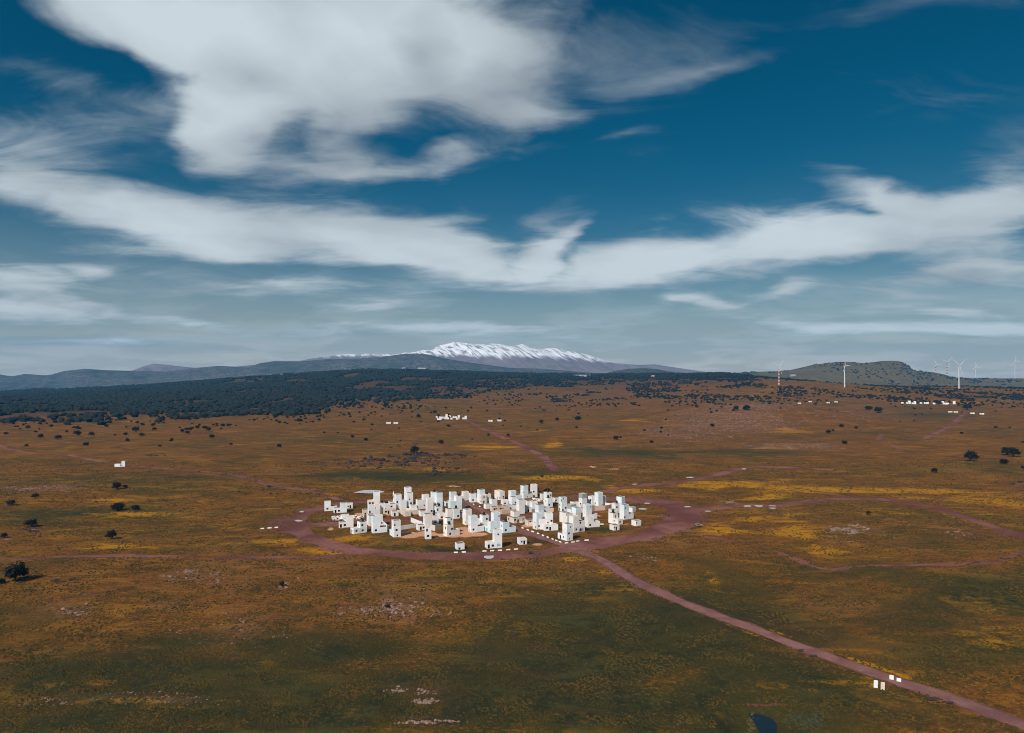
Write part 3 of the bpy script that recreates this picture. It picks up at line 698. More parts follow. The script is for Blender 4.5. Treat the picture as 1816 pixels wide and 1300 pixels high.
M_DARK = plain('unlit_room_black', (0.004, 0.005, 0.008), 0.95, spec=0.0)  # near-black back plate of the openings, painting the shade of unlit rooms
M_BLACK = plain('black_plastic', (0.012, 0.016, 0.022), 0.5, 0.2, 3)
WIN = {'w': (1.45, 1.3, 1.0), 'd': (1.25, 2.3, 0.04), 's': (0.95, 1.05, 1.1), 't': (1.05, 1.75, 0.7), 'l': (1.25, 1.25, 0.04)}
_wcache = {}
def window_mesh(kind, wm):
    key = (kind, wm.name)
    if key in _wcache: return _wcache[key]
    w, h, _ = WIN[kind]; d = 0.2
    V = [(-w / 2, 0, 0), (w / 2, 0, 0), (w / 2, 0, h), (-w / 2, 0, h), (-w / 2, d, 0), (w / 2, d, 0), (w / 2, d, h), (-w / 2, d, h)]
    F = [(0, 1, 5, 4), (1, 2, 6, 5), (2, 3, 7, 6), (3, 0, 4, 7), (4, 5, 6, 7)]
    me = np_mesh('door' if kind == 'd' else 'window', V, F, [wm, M_DARK], mat_idx=[0, 0, 0, 0, 1]); _wcache[key] = me
    return me
FACES = [((0, 0), (1, 0), (0, -1)), ((1, 0), (0, 1), (1, 0)), ((1, 1), (-1, 0), (0, 1)), ((0, 1), (0, -1), (-1, 0))]   # origin (unit), u, outward normal
def storey(parent, x0, y0, z0, sx, sy, h, opens, wm, top, pale, name):
    V, F, mi = [], [], []
    def quad(*p):
        b = len(V); V.extend(p); F.append((b, b + 1, b + 2, b + 3)); mi.append(0)
    H = h + (0.14 if top else 0.0)
    zb = -0.6 if z0 < 0.01 else 0.0
    for fi, (o, u, n) in enumerate(FACES):
        L = sx if u[0] else sy
        O = Vector((o[0] * sx, o[1] * sy, 0)); U = Vector((u[0], u[1], 0))
        hs = opens.get(fi, [])
        us = sorted({0, L} | {v for q in hs for v in (q[0], q[1])}); zs = sorted({zb, H} | {v for q in hs for v in (q[2], q[3])})
        for i in range(len(us) - 1):
            for j in range(len(zs) - 1):
                cu, cz = (us[i] + us[i + 1]) / 2, (zs[j] + zs[j + 1]) / 2
                if any(q[0] < cu < q[1] and q[2] < cz < q[3] for q in hs): continue
                quad(*[tuple(O + U * a + Vector((0, 0, b_))) for a, b_ in ((us[i], zs[j]), (us[i + 1], zs[j]), (us[i + 1], zs[j + 1]), (us[i], zs[j + 1]))])
    if not top: quad((0, 0, h), (sx, 0, h), (sx, sy, h), (0, sy, h))
    o = link(name, np_mesh(name, V, F, wm), parent, (x0, y0, z0))
    for fi, hs in opens.items():
        oo, u, n = FACES[fi]
        for q in hs:
            c = Vector((oo[0] * sx, oo[1] * sy, 0)) + Vector((u[0], u[1], 0)) * ((q[0] + q[1]) / 2) + Vector((0, 0, q[2]))
            link('door' if q[4] == 'd' else 'window', window_mesh(q[4], wm), o, c, math.atan2(u[1], u[0]))
    if top:
        i = 0.2; zr = h + 0.02
        V = [(0, 0, H), (sx, 0, H), (sx, sy, H), (0, sy, H), (i, i, H), (sx - i, i, H), (sx - i, sy - i, H), (i, sy - i, H), (i, i, zr), (sx - i, i, zr), (sx - i, sy - i, zr), (i, sy - i, zr)]
        F = [(0, 1, 5, 4), (1, 2, 6, 5), (2, 3, 7, 6), (3, 0, 4, 7), (4, 5, 9, 8), (5, 6, 10, 9), (6, 7, 11, 10), (7, 4, 8, 11), (8, 9, 10, 11)]
        link('roof', np_mesh('roof', V, F, [wm, M_ROOF2 if pale else M_ROOF], mat_idx=[0] * 8 + [1]), o)
    return o
def lathe(prof, seg=14):
    V, F = [], []
    for r, z in prof:
        for k in range(seg):
            a = 2 * math.pi * k / seg; V.append((r * math.cos(a), r * math.sin(a), z))
    for i in range(len(prof) - 1):
        for k in range(seg):
            F.append((i * seg + k, i * seg + (k + 1) % seg, (i + 1) * seg + (k + 1) % seg, (i + 1) * seg + k))
    return V, F
_V, _F = lathe([(0.02, 0.28), (0.56, 0.28), (0.60, 0.34), (0.60, 0.72), (0.57, 0.75), (0.57, 0.82), (0.60, 0.85), (0.60, 1.28), (0.50, 1.45), (0.22, 1.52), (0.02, 1.53)])
ME_TANK = np_mesh('tank_body', _V, _F, M_BLACK, smooth=False)
_V, _F = lathe([(0.01, 1.48), (0.2, 1.48), (0.2, 1.64), (0.01, 1.66)], 10)
ME_LID = np_mesh('lid', _V, _F, M_BLACK)
def box_vf(x0, y0, z0, x1, y1, z1):
    V = [(x0, y0, z0), (x1, y0, z0), (x1, y1, z0), (x0, y1, z0), (x0, y0, z1), (x1, y0, z1), (x1, y1, z1), (x0, y1, z1)]
    return V, [(3, 2, 1, 0), (4, 5, 6, 7), (0, 1, 5, 4), (1, 2, 6, 5), (2, 3, 7, 6), (3, 0, 4, 7)]
def join(parts):
    V, F = [], []
    for v, f in parts:
        b = len(V); V += list(v); F += [tuple(i + b for i in q) for q in f]
    return V, F
_V, _F = join([box_vf(-.5, -.5, 0.2, .5, .5, .27), box_vf(-.5, -.5, 0, -.4, -.4, .2), box_vf(.4, -.5, 0, .5, -.4, .2), box_vf(.4, .4, 0, .5, .5, .2), box_vf(-.5, .4, 0, -.4, .5, .2)])
ME_STAND = np_mesh('stand', _V, _F, plain('tank_stand', (0.2, 0.18, 0.17), 0.7))

CROPS = {1: (560, 850, 8.2545), 2: (760, 850, 9.08), 3: (940, 850, 8.2545), 5: (760, 725, 12.971), 6: (1580, 695, 9.08), 0: (0, 0, 1.0)}
def cpx(c, x, y):
    o = CROPS[c]; return o[0] + x / o[2], o[1] + y / o[2]
HOUSE_N = 0
def house(c, cx, cy, th, mods, wins, label, tanks=(), M=4.6, SH=3.35, pale=None, name='concrete_house', cat='house', group='white concrete houses of the village'):
    """mods: (ix, iy, one letter per storey); wins: (cx, cy, kind) as seen in the photograph, set into the wall they fall on"""
    global HOUSE_N
    HOUSE_N += 1
    r = random.Random(HOUSE_N)
    ax, ay = cpx(c, cx, cy)
    p = at(ax, ay)
    th = rad(th + r.uniform(-2, 2))
    root = link(name, None, loc=tuple(p), rz=th, label=label, category=cat, group=group)
    R = Matrix.Rotation(-th, 3, 'Z')
    blocks = []
    for ix, iy, st in mods:
        for k, ch in enumerate(st):
            j = 0.025 if k else 0.0
            g = r.uniform(0.0, j)
            blocks.append(dict(x=ix * M + 0.015 + g, y=iy * M + 0.015 + g, z=k * SH, sx=M - 0.03 - 2 * g, sy=M - 0.03 - 2 * g, ch=ch, top=k == len(st) - 1, op={}))
    O = R @ (Vector((0, 0, CAM_Z)) - Vector(p))
    for (wx, wy, kd) in wins:
        d = R @ Vector(pix_dir(*cpx(c, wx, wy)))
        best = None
        for b in blocks:
            for fi in (0, 1, 3):
                o_, u, n = FACES[fi]
                if n[0]: pl = b['x'] + (b['sx'] if n[0] > 0 else 0); t_ = (pl - O.x) / d.x if abs(d.x) > 1e-6 else -1
                else: pl = b['y']; t_ = (pl - O.y) / d.y
                if t_ <= 0: continue
                if (Vector((n[0], n[1], 0)).dot(d)) >= 0: continue
                h_ = O + d * t_
                uu = (h_.x - b['x']) if u[0] else ((h_.y - b['y']) if u[1] > 0 else (b['y'] + b['sy'] - h_.y))
                vv = h_.z - b['z']; L = b['sx'] if u[0] else b['sy']
                over = max(0, -uu) + max(0, uu - L) + max(0, -vv) + max(0, vv - SH)
                if over > 0.9: continue
                sc = t_ + over * 40
                if best is None or sc < best[0]: best = (sc, b, fi, uu, vv, L)
        if best is None: continue
        _, b, fi, uu, vv, L = best
        w, h, zlow = WIN[kd]
        uu = min(max(uu, w / 2 + 0.25), L - w / 2 - 0.25)
        z0 = 0.05 if kd in 'dl' else min(max(vv - h / 2, 0.35), SH - h - 0.3)
        q = (uu - w / 2, uu + w / 2, z0, z0 + h, kd)
        lst = b['op'].setdefault(fi, [])
        if any(q[0] < e[1] + .12 and q[1] > e[0] - .12 and q[2] < e[3] + .12 and q[3] > e[2] - .12 for e in lst): continue
        lst.append(q)
    for b in blocks:
        storey(root, b['x'], b['y'], b['z'], b['sx'], b['sy'], SH, b['op'], WM[b['ch']], b['top'], (r.random() < 0.45) if pale is None else pale, 'upper_storey' if b['z'] > 0.1 else 'ground_storey')
    for (ix, iy, lev, tl) in tanks:
        loc = Vector(p) + Matrix.Rotation(th, 3, 'Z') @ Vector(((ix + 0.5) * M + r.uniform(-.5, .5), (iy + 0.45) * M + r.uniform(-.5, .5), lev * SH + 0.025))
        t_ = link('water_tank', None, loc=loc, rz=r.uniform(0, 6), label=tl, category='water tank', group='black water tanks on the village roofs')
        t_.scale = (1.35, 1.35, 1.35)
        link('tank_body', ME_TANK, t_); link('lid', ME_LID, t_); link('stand', ME_STAND, t_)
    return root
T = 27
# left part of the village
house(1, 125, 468, 16, [(0, 0, 'ww'), (1, 0, 'c')], [(171, 432, 'w')], 'leftmost two storey white block with a lower cream wing to its right')
house(1, 265, 497, 16, [(0, 0, 'w'), (1, 0, 'ww')], [(290, 475, 'd'), (343, 462, 'w')], 'white house with black door and taller right half beside the rubble')
house(1, 450, 428, 16, [(0, 0, 'w')], [(475, 397, 's'), (507, 408, 'd')], 'small single white hut with a door, at the far left rear of the village')
house(1, 388, 602, 18, [(0, 0, 'w')], [(420, 575, 's')], 'low white box with one window half hidden before the rubble heap')
house(1, 343, 712, 17, [(0, 0, 'c'), (1, 0, 'cc')], [(368, 688, 'd'), (428, 670, 'w')], 'cream two part house with door and window beside the lane entrance')
house(1, 555, 805, 37, [(0, 0, 'w'), (1, 0, 'ww')], [(598, 755, 'w'), (688, 748, 'w'), (682, 672, 'w'), (593, 655, 's'), (628, 672, 's'), (543, 755, 's'), (508, 760, 'd')], 'bright white corner house with five windows, nearest the left ring road',
      tanks=[(1, 0, 2, 'black water tank on the white corner house nearest the left ring road')])
house(1, 775, 600, 22, [(0, 0, 'www')], [(783, 460, 't')], 'slim white tower with one tall window behind the big cream block')
house(1, 850, 520, 22, [(0, 0, 'cc')], [(868, 432, 't')], 'cream house with tall dark window right behind the slim white tower')
house(1, 780, 690, 22, [(0, 0, 'cc'), (1, 0, 'cc'), (0, 1, 'cc')], [(968, 640, 's')], 'big windowless cream block directly behind the bluish topped tower')
house(1, 835, 792, 22, [(0, 0, 'wwb'), (1, 0, 'w')], [(820, 692, 's'), (882, 748, 'w'), (822, 762, 's')], 'three storey tower with pale blue top and one storey right wing')
house(1, 690, 520, 18, [(0, 0, 's')], [(727, 497, 'l')], 'small sandy hut with a low square hole, left of the slim white tower')
house(1, 765, 382, 18, [(0, 0, 'c'), (1, 0, 'ccw')], [(793, 360, 'd'), (845, 348, 'w')], 'cream house with door under a tall plain tower, left rear row')
house(1, 925, 420, 20, [(0, 0, 'w')], [], 'white box with a grey tank in the left rear row', tanks=[(0, 0, 1, 'grey black tank on the white box of the left rear row')])
house(1, 920, 505, 20, [(0, 0, 'cc')], [], 'plain cream two storey block with pipes down its front')
house(1, 1000, 440, 20, [(0, 0, 'w'), (1, 0, 'c')], [(1093, 400, 'w')], 'low white and cream pair with one window before the minaret')
house(1, 990, 512, 18, [(0, 0, 's'), (1, 0, 's')], [(1027, 475, 'w'), (1068, 485, 'd')], 'long low sandy house with window and door facing the lane')
house(1, 1118, 545, 22, [(0, 0, 'c')], [(1158, 515, 'd'), (1124, 505, 's')], 'small cream hut with a door by the panel wall')
house(1, 1300, 547, 24, [(0, 0, 's')], [], 'closed sandy cube without openings in front of the panel wall')
house(1, 1080, 400, 20, [(0, 0, 'c'), (1, 0, 'c')], [(1160, 365, 't')], 'low cream house carrying the small minaret')
house(1, 1170, 425, 22, [(0, 0, 'www')], [(1193, 340, 't'), (1222, 408, 's')], 'white tower with a dark arched opening right of the minaret')
house(1, 1240, 452, 22, [(0, 0, 'cw')], [], 'two storey greyish white block without windows right of the minaret tower')
house(1, 1340, 395, 22, [(0, 0, 'wcw'), (0, 1, 'wwww')], [(1395, 350, 'w'), (1375, 292, 's')], 'double tower, the rear half taller, with one front window, left rear row')
house(1, 1392, 452, 22, [(0, 0, 'c')], [(1428, 425, 's')], 'cream hut with a small window before the double tower')
house(1, 1575, 432, 23, [(0, 0, 'ccw'), (-1, 0, 'cc')], [(1615, 307, 's'), (1590, 370, 's')], 'tall cream tower with a lower left shoulder, rear of the middle row')
house(1, 1635, 490, 24, [(0, 0, 'ccc')], [(1697, 468, 'w')], 'plain cream tower with one low window left of the tank tower')
house(1, 1535, 545, 24, [(0, 0, 'w')], [], 'low white box with a dark flat roof behind the yard houses', pale=False)
house(1, 1500, 752, 24, [(0, 0, 'c'), (1, 0, 'ccc')], [(1540, 722, 'd'), (1592, 705, 'w'), (1498, 705, 's'), (1588, 555, 's')], 'cream house with door and stepped tower beside the walled yard')
house(1, 1610, 880, 20, [(0, 0, 'ww')], [(1622, 740, 't'), (1645, 830, 'w')], 'narrow white two storey box with two windows standing in the sandy yard', M=3.5)
house(1, 1140, 852, 26, [(0, 0, 'www'), (0, 1, 'w')], [(1183, 755, 'w'), (1195, 822, 's'), (1107, 797, 's'), (1115, 645, 's'), (1158, 680, 's'), (1080, 800, 'd')], 'white three storey tower at the front corner of the walled yard')
house(1, 1700, 690, 24, [(0, 0, 'cc')], [(1747, 618, 'w')], 'cream block with round window and roof tank in the middle yard', tanks=[(0, 0, 2, 'black water tank on the cream block with round window')])
# middle part
house(2, 135, 440, 25, [(0, 0, 'cwb'), (-0.5, 1, 'www')], [(143, 370, 't')], 'pale blue topped tower with a tank on the block behind it', tanks=[(-.5, 1, 3, 'black water tank behind the pale blue topped tower of the middle rear row')])
house(2, 125, 600, 25, [(0, 0, 'cw')], [(150, 490, 't')], 'white tank house with crescent shaped opening in the middle row', tanks=[(0, 0, 2, 'black water tank on the house with crescent shaped opening')])
house(2, 270, 435, 25, [(0, 0, 'w'), (1, 0, 'wwb')], [(297, 410, 'd'), (253, 395, 's'), (337, 393, 's'), (305, 320, 's')], 'white house with door and pale blue tower left of the street end')
house(2, 352, 505, 25, [(0, 0, 'wb'), (1, 0, 'cww'), (2, 1, 'cc')], [(385, 470, 's')], 'bluish fronted house with stepped blocks beside the street end', tanks=[(1, 0, 3, 'upper black water tank on the bluish stepped house by the street end')])
house(2, 405, 638, 25, [(0, 0, 'ww'), (1, 0.3, 'w')], [(477, 592, 'w')], 'white two storey house with one low window and lower right wing, mid street', tanks=[(0, 0, 2, 'lower black water tank beside the street end houses')])
house(2, 305, 645, 25, [(0, 0, 'cc')], [], 'greyish cream block with dark roof behind the yard tower', pale=False)
house(2, 598, 738, 30, [(0, 0, 'ccc')], [(590, 690, 's')], 'tall plain cream tower left of the village street, windowless front')
house(2, 300, 925, 36, [(0, 0, 'cc'), (1, 0, 'c'), (0.6, 1.0, 'ccw')], [(272, 785, 't'), (230, 860, 's'), (350, 880, 'w'), (400, 815, 'w'), (367, 637, 's'), (320, 715, 'w')], 'large stepped cream house with tower behind, in the middle of the sandy yard',
      tanks=[(0, 0, 2, 'black water tank on the large stepped house in the sandy yard')])
house(2, 45, 722, 24, [(0, 0, 'cc')], [(108, 680, 'w')], 'cream tank house above the grey panel fence', tanks=[(0, 0, 2, 'black water tank on the cream house above the panel fence')])
house(2, 178, 640, 24, [(0, 0, 'c')], [(215, 612, 'w')], 'small cream box with one window behind the yard tower')
house(2, 685, 858, 27, [(0, 0, 'wwb'), (1, 0, 'w')], [(652, 755, 's'), (660, 830, 's'), (725, 810, 'w')], 'white tower with pale blue top and low right wing left of the street')
house(2, 870, 752, 27, [(0, 0, 'ww'), (0, 1, 'w'), (-1, 0.6, 'w')], [(940, 658, 'w')], 'white house with roof tank and stepped left side by the street', tanks=[(0, 0, 2, 'black water tank on the stepped white house by the street')])
house(2, 850, 805, 27, [(0, 0, 'c')], [], 'low cream annex before the stepped tank house')
house(2, 1052, 800, 27, [(0, 0, 'wwb')], [(1137, 595, 's'), (1033, 680, 's')], 'pale blue topped tower rising behind the two bluish street corner houses')
house(2, 1000, 870, 29, [(0, 0, 'bb'), (0, 1, 'b')], [(948, 830, 'd'), (1085, 782, 'w'), (992, 828, 's')], 'bluish white house with door in its left wing, behind the front tower')
house(2, 1200, 870, 27, [(0, 0, 'bb'), (1, 0, 'b')], [(1175, 755, 's'), (1245, 820, 'w'), (1180, 835, 's')], 'light blue tank house at the street corner with low right wing', tanks=[(0, 0, 2, 'black water tank on the light blue street corner house')])
H44 = house(2, 938, 1118, 17, [(0, 0, 'w'), (1, 0, 'www')], [(972, 1088, 'd'), (1040, 1068, 'w'), (1123, 888, 's')], 'front tower house with graffiti, door and low left wing, nearest the ring road')
house(2, 455, 1138, 18, [(0, 0, 'w')], [(498, 1108, 'l')], 'lone white cube hut with a low square hole on the front lawn')
house(2, 1470, 1057, 22, [(0, 0, 'w')], [(1503, 1005, 's'), (1543, 1020, 'd')], 'lone white hut with door beside the entrance road')
house(2, 475, 350, 24, [(0, 0, 'c'), (1, 0, 'cc')], [(570, 328, 'w'), (527, 330, 's')], 'cream stepped house at the rear left of the street end')
house(2, 685, 375, 27, [(0, 0, 'ww'), (1, 0, 'c')], [(660, 290, 's'), (717, 335, 'w'), (668, 352, 's')], 'white tank house at the head of the street', tanks=[(0, 0, 2, 'black water tank on the white house at the head of the street')])
house(2, 850, 400, 27, [(0, 0, 'cc'), (0.2, 1, 'wwb'), (1, 0.3, 'cc')], [(895, 290, 't'), (830, 300, 's'), (850, 362, 'w'), (892, 378, 'd'), (973, 362, 's')], 'stepped tower house with pale blue top at the rear of the street', tanks=[(1, 0.3, 2, 'black water tank on the stepped tower house at the rear of the street')])
house(2, 930, 482, 27, [(0, 0, 'c'), (1, 0, 'cc')], [], 'cream and white stepped house beside the long beige hall', tanks=[(1, 0, 2, 'black water tank on the stepped house beside the beige hall')])
house(2, 1145, 338, 27, [(0, 0, 'cc'), (0, 1, 'cc')], [(1208, 265, 'w'), (1220, 322, 's'), (1112, 300, 't'), (1140, 300, 's')], 'cream two storey house with round window in the rear row')
house(2, 1200, 412, 25, [(0, 0, 'c')], [(1232, 392, 'w')], 'cream hut with one window behind the long beige hall')
house(2, 1330, 405, 27, [(0, 0, 'wwb'), (1, 0, 'ww')], [(1313, 292, 's')], 'white tower with pale blue top and lower right half, centre rear')
house(2, 1340, 432, 27, [(0, 0, 'ww')], [(1405, 370, 'w')], 'plain white two storey block with one window, centre rear')
house(2, 1475, 424, 27, [(0, 0, 'c')], [(1520, 372, 'w'), (1448, 388, 's')], 'low white box with side window next to the ruined house')
house(2, 1025, 525, 22, [(0, 0, 's'), (1, 0, 's'), (2, 0, 's')], [(1065, 480, 'w'), (1100, 472, 's'), (1163, 472, 'w'), (1200, 470, 's')], 'long beige hall with a row of small windows')
house(2, 1265, 500, 22, [(0, 0, 'w'), (1, 0, 'w')], [], 'white windowless annex at the right end of the beige hall')
house(2, 1460, 560, 27, [(0, 0, 'ccw')], [], 'plain white tower behind the house with the front steps')
house(2, 1580, 534, 24, [(0, 0, 'w'), (1, 0, 'ww')], [(1608, 500, 'd')], 'white house with door and taller right half beside the ruin')
house(2, 1590, 425, 24, [(0, 0, 'c')], [], 'pale low block in front of the ruined house')
house(2, 1530, 312, 33, [(0, 0, 'wwb'), (1, 0, 'w')], [(1527, 212, 't'), (1495, 272, 's'), (1590, 285, 's')], 'tall tower with pale blue top, left of the pair in the far rear')
house(2, 1668, 288, 18, [(0, 0, 'ccc')], [(1695, 212, 'w'), (1707, 268, 's')], 'tall cream tower, right of the pair in the far rear, before a dark tree')
STEPS = house(2, 1375, 712, 33, [(0, 0, 's'), (1, 0, 's'), (0, 1, 's'), (0.6, 1, 'sc')], [(1288, 640, 't'), (1388, 655, 'w'), (1525, 638, 's'), (1443, 660, 'd')], 'sandy one storey house with front steps right of the street')
house(2, 1600, 748, 27, [(0, 0, 's')], [(1637, 655, 'w')], 'sandy box with one window next to the house with steps')
# right part
house(3, 95, 738, 31, [(0, 0, 'wwb'), (1, 0, 'c')], [(70, 635, 's'), (135, 685, 'w'), (78, 700, 's')], 'white tower with pale blue top at the right of the entrance road')
house(3, 125, 600, 31, [(0, 0, 'cwb')], [(175, 572, 'w')], 'second pale blue topped tower just behind the entrance road tower')
house(3, 170, 562, 27, [(0, 0, 'ww'), (0.4, 0, 'ww')], [], 'plain white block with a roof tank behind the entrance towers', tanks=[(0, 0, 2, 'black water tank on the plain white block behind the entrance towers')])
house(3, 215, 757, 17, [(0, 0, 'w'), (1, 0, 'w'), (0.6, 1.02, 'ccw'), (-0.3, 1.05, 'cc')], [(297, 725, 'd'), (252, 712, 'w'), (343, 607, 'w'), (263, 640, 's')], 'tower over a wide low white front with window and door, right of the road')
house(3, 540, 905, 35, [(0, 0, 'www'), (0, 1, 'w')], [(598, 700, 's'), (572, 805, 'w'), (487, 845, 's'), (583, 870, 's'), (445, 850, 'd')], 'bright white corner tower at the road junction kerb')
H64 = house(3, 635, 785, 33, [(0, 0, 'ccc'), (1, 0, 'cc')], [(740, 630, 'w'), (680, 735, 'w'), (745, 740, 'd'), (618, 752, 's')], 'tall cream tower with graffiti on its lower front, behind the corner tower')
house(3, 670, 640, 33, [(0, 0, 'ccb')], [], 'pale blue topped tower behind the tall cream graffiti tower')
house(3, 545, 655, 31, [(0, 0, 'cc'), (0, 1, 'cc')], [(543, 518, 's')], 'cream two storey house left of the graffiti tower')
house(3, 480, 614, 27, [(0, 0, 'c')], [(517, 570, 'w'), (465, 580, 's')], 'small cream hut with two holes in the right yard')
house(3, 600, 512, 31, [(0, 0, 'wg')], [(612, 470, 'w')], 'short tower with grey green top storey in the right part')
house(3, 825, 592, 27, [(0, 0, 'wwb'), (1, 0, 'w')], [(915, 400, 's')], 'pale blue topped tower with low right wing, right yard')
house(3, 845, 708, 24, [(0, 0, 'cc'), (1, 0, 'c')], [(902, 527, 's'), (882, 670, 'w')], 'cream stepped house with one round window on the right lawn')
house(3, 1225, 752, 29, [(0, 0, 'c')], [(1240, 708, 's'), (1265, 722, 'd')], 'small cream hut with a door on the right lawn, left of two huts')
house(3, 1550, 687, 31, [(0, 0, 'c')], [(1550, 640, 's'), (1578, 645, 'd')], 'small cream hut with a door at the far right lawn edge')
house(3, 1190, 518, 20, [(0, 0, 'c')], [(1210, 480, 'w')], 'low cream box with one window at the left of the right cluster')
house(3, 1250, 500, 29, [(0, 0, 'cc')], [(1273, 425, 'w')], 'cream tank house at the rear of the right cluster', tanks=[(0, 0, 2, 'black water tank at the rear of the right cluster')])
house(3, 1375, 592, 33, [(0, 0, 'wwb'), (1, 0, 'w')], [(1400, 422, 's'), (1380, 558, 'w')], 'white tower with pale blue top and right wing in the right cluster')
house(3, 1500, 488, 48, [(0, 0, 'w'), (0, 1, 'w'), (-0.1, 2, 'wwb')], [(1432, 312, 's'), (1457, 372, 't'), (1423, 438, 'w')], 'rightmost tower house with a long low wing')
house(3, 1290, 667, 36, [(0, 0, 'c'), (0, 1, 'cc')], [(1255, 545, 't'), (1220, 605, 's'), (1320, 625, 'w')], 'cream stepped house with a big black tank at the front of the right cluster', tanks=[(0, 1, 2, 'big round black tank on the stepped house in the right cluster')])
house(3, 765, 412, 33, [(0, 0, 'cwg'), (-1, 1, 'w')], [(740, 347, 'w'), (748, 403, 's'), (797, 388, 's')], 'tower with grey green top storey by the rear beige wall')
house(3, 1000, 396, 33, [(0, 0, 'wwb'), (-0.6, 1, 'ww'), (1, 0.4, 'cc')], [(887, 315, 'w'), (945, 350, 't'), (1058, 378, 's')], 'white tower with pale blue top between two lower blocks, right rear')
house(3, 465, 472, 29, [(0, 0, 'wwb'), (1, 0, 'c')], [(495, 262, 's'), (462, 328, 't'), (430, 385, 's'), (432, 450, 'd'), (470, 455, 'w'), (525, 400, 'w')], 'tall white tower with several holes right of the ruined house')
house(3, 258, 412, 29, [(0, 0, 'ww'), (0.4, 1, 'www')], [(228, 328, 's'), (283, 375, 'w'), (315, 245, 't')], 'cream double block with two black tanks beside the ruin',
      tanks=[(0, 0, 2, 'lower black water tank on the double block beside the ruin'), (0.4, 1, 3, 'upper black water tank on the double block beside the ruin')])
house(3, 175, 285, 22, [(0, 0, 'c')], [], 'small pale box in the rear, left of the double block')
house(3, 365, 345, 24, [(0, 0, 'c')], [(375, 310, 'w')], 'low cream box peeking out right of the double block')

# far clusters
FG = 'white buildings of the hamlet in the middle distance'
for a in [(170, 207, [(0, 0, 'w')], 'leftmost white box of the middle distance hamlet'), (197, 258, [(0, 0, 'w'), (1, 0, 'ww')], 'front left stepped white house of the middle distance hamlet'), (300, 222, [(0, 0, 'w'), (1, 0, 'w')], 'low white pair left of the tallest hamlet block'),
          (372, 240, [(0, 0, 'w'), (0.4, 1, 'wwc'), (1, 0, 'w')], 'tallest white block of the middle distance hamlet'), (470, 186, [(0, 0, 'w')], 'small white box at the back of the hamlet'), (505, 245, [(0, 0, 'w')], 'low white box at the front middle of the hamlet'),
          (557, 212, [(0, 0, 'w'), (1, 0, 'c')], 'white box with dark window in the right of the hamlet'), (672, 222, [(0, 0, 'ww')], 'square two storey white block right in the hamlet'), (635, 247, [(0, 0, 'w')], 'small white box beside the start of the dirt track'),
          (780, 240, [(0, 0, 'w'), (1, 0, 'ww')], 'rightmost stepped white house of the middle distance hamlet')]:
    house(5, a[0], a[1], 8, a[2], [(a[0] + 40, a[1] - 28, 'w')], a[3], M=4.9, SH=3.6, group=FG)
FG = 'white buildings of the far right hamlet'
for a in [(165, 188, [(0, 0, 'w')], 'tiny white box at the left end of the far right hamlet'), (248, 188, [(0, 0, 'w'), (0.8, 0, 'ww')], 'first stepped white house of the far right hamlet'), (335, 195, [(0, 0, 'w'), (0.8, 0, 'ww')], 'second stepped white house of the far right hamlet'),
          (465, 188, [(0, 0, 'w')], 'tiny white box after the two stepped far houses'), (530, 190, [(0, 0, 'w'), (1, 0, 'w')], 'long low white building of the far right hamlet'), (675, 198, [(0, 0, 'w')], 'white cube in the middle of the far right hamlet'),
          (815, 198, [(0, 0, 'ww'), (1, 0, 'w'), (2, 0, 'w')], 'far white house with a long low right wing'), (1000, 198, [(0, 0, 'ww')], 'rightmost upright white block of the far right hamlet')]:
    house(6, a[0], a[1], -24, a[2], [(a[0] + 25, a[1] - 18, 'w')], a[3], M=6.6, SH=4.4, group=FG)
FG = 'low pale concrete shelters on the far plain'
for (px, py, lb, k) in [(685, 751.5, 'left of two pale shelters left of the middle distance hamlet', 1), (698, 751.5, 'right of two pale shelters left of the middle distance hamlet', 1), (866, 747.5, 'left of two pale shelters right of the middle distance hamlet', 1), (882, 747, 'right of two pale shelters right of the middle distance hamlet', 1),
                     (1682, 731.5, 'first pale shelter below the far right hamlet', 1), (1692, 731.7, 'second pale shelter below the far right hamlet', 1), (1721, 734, 'pale shelter right of the far red track', 1), (1738, 735, 'rightmost pale shelter right of the far red track', 1),
                     (1415, 716, 'leftmost pale shelter on top of the stony mound', 0), (1434, 713, 'second pale shelter on top of the stony mound', 0), (1466, 715, 'third pale shelter on top of the stony mound', 0), (1480, 713.5, 'rightmost pale shelter on top of the stony mound', 0)]:
    house(0, px, py, -16 if px > 1000 else 6, [(0, 0, 'c'), (1, 0, 'c')], [(px + 3, py - 1.5, 'w')], lb, M=4.6, SH=3.0, name='concrete_shelter', cat='shelter', group=FG)
house(0, 203, 828, 10, [(0, 0, 'w'), (1, 0, 'w'), (1.9, 0.2, 'ww')], [(214, 825, 'w')], 'lone white two part house beside the upper left track', M=3.6, SH=2.9, group='')

# minaret
def minaret():
    p = at(*cpx(1, 1138, 395))
    r = link('minaret', None, loc=(p[0], p[1], p[2] + 3.3), label='slim small minaret with pointed white cap on a low cream house', category='minaret')
    V, F = lathe([(0.5, 0), (0.5, 0.9), (0.38, 1.0), (0.36, 4.6), (0.62, 4.9), (0.62, 5.2)], 12); link('shaft', np_mesh('shaft', V, F, WM['c'], True), r)
    V, F = lathe([(0.62, 5.2), (0.66, 5.22), (0.66, 5.5), (0.40, 5.5), (0.40, 6.2)], 12); link('balcony', np_mesh('balcony', V, F, WM['w']), r)
    V, F = lathe([(0.58, 6.2), (0.52, 6.5), (0.26, 7.5), (0.08, 8.2), (0.01, 8.5)], 12); link('pointed_cap', np_mesh('pointed_cap', V, F, WM['w'], True), r)
minaret()

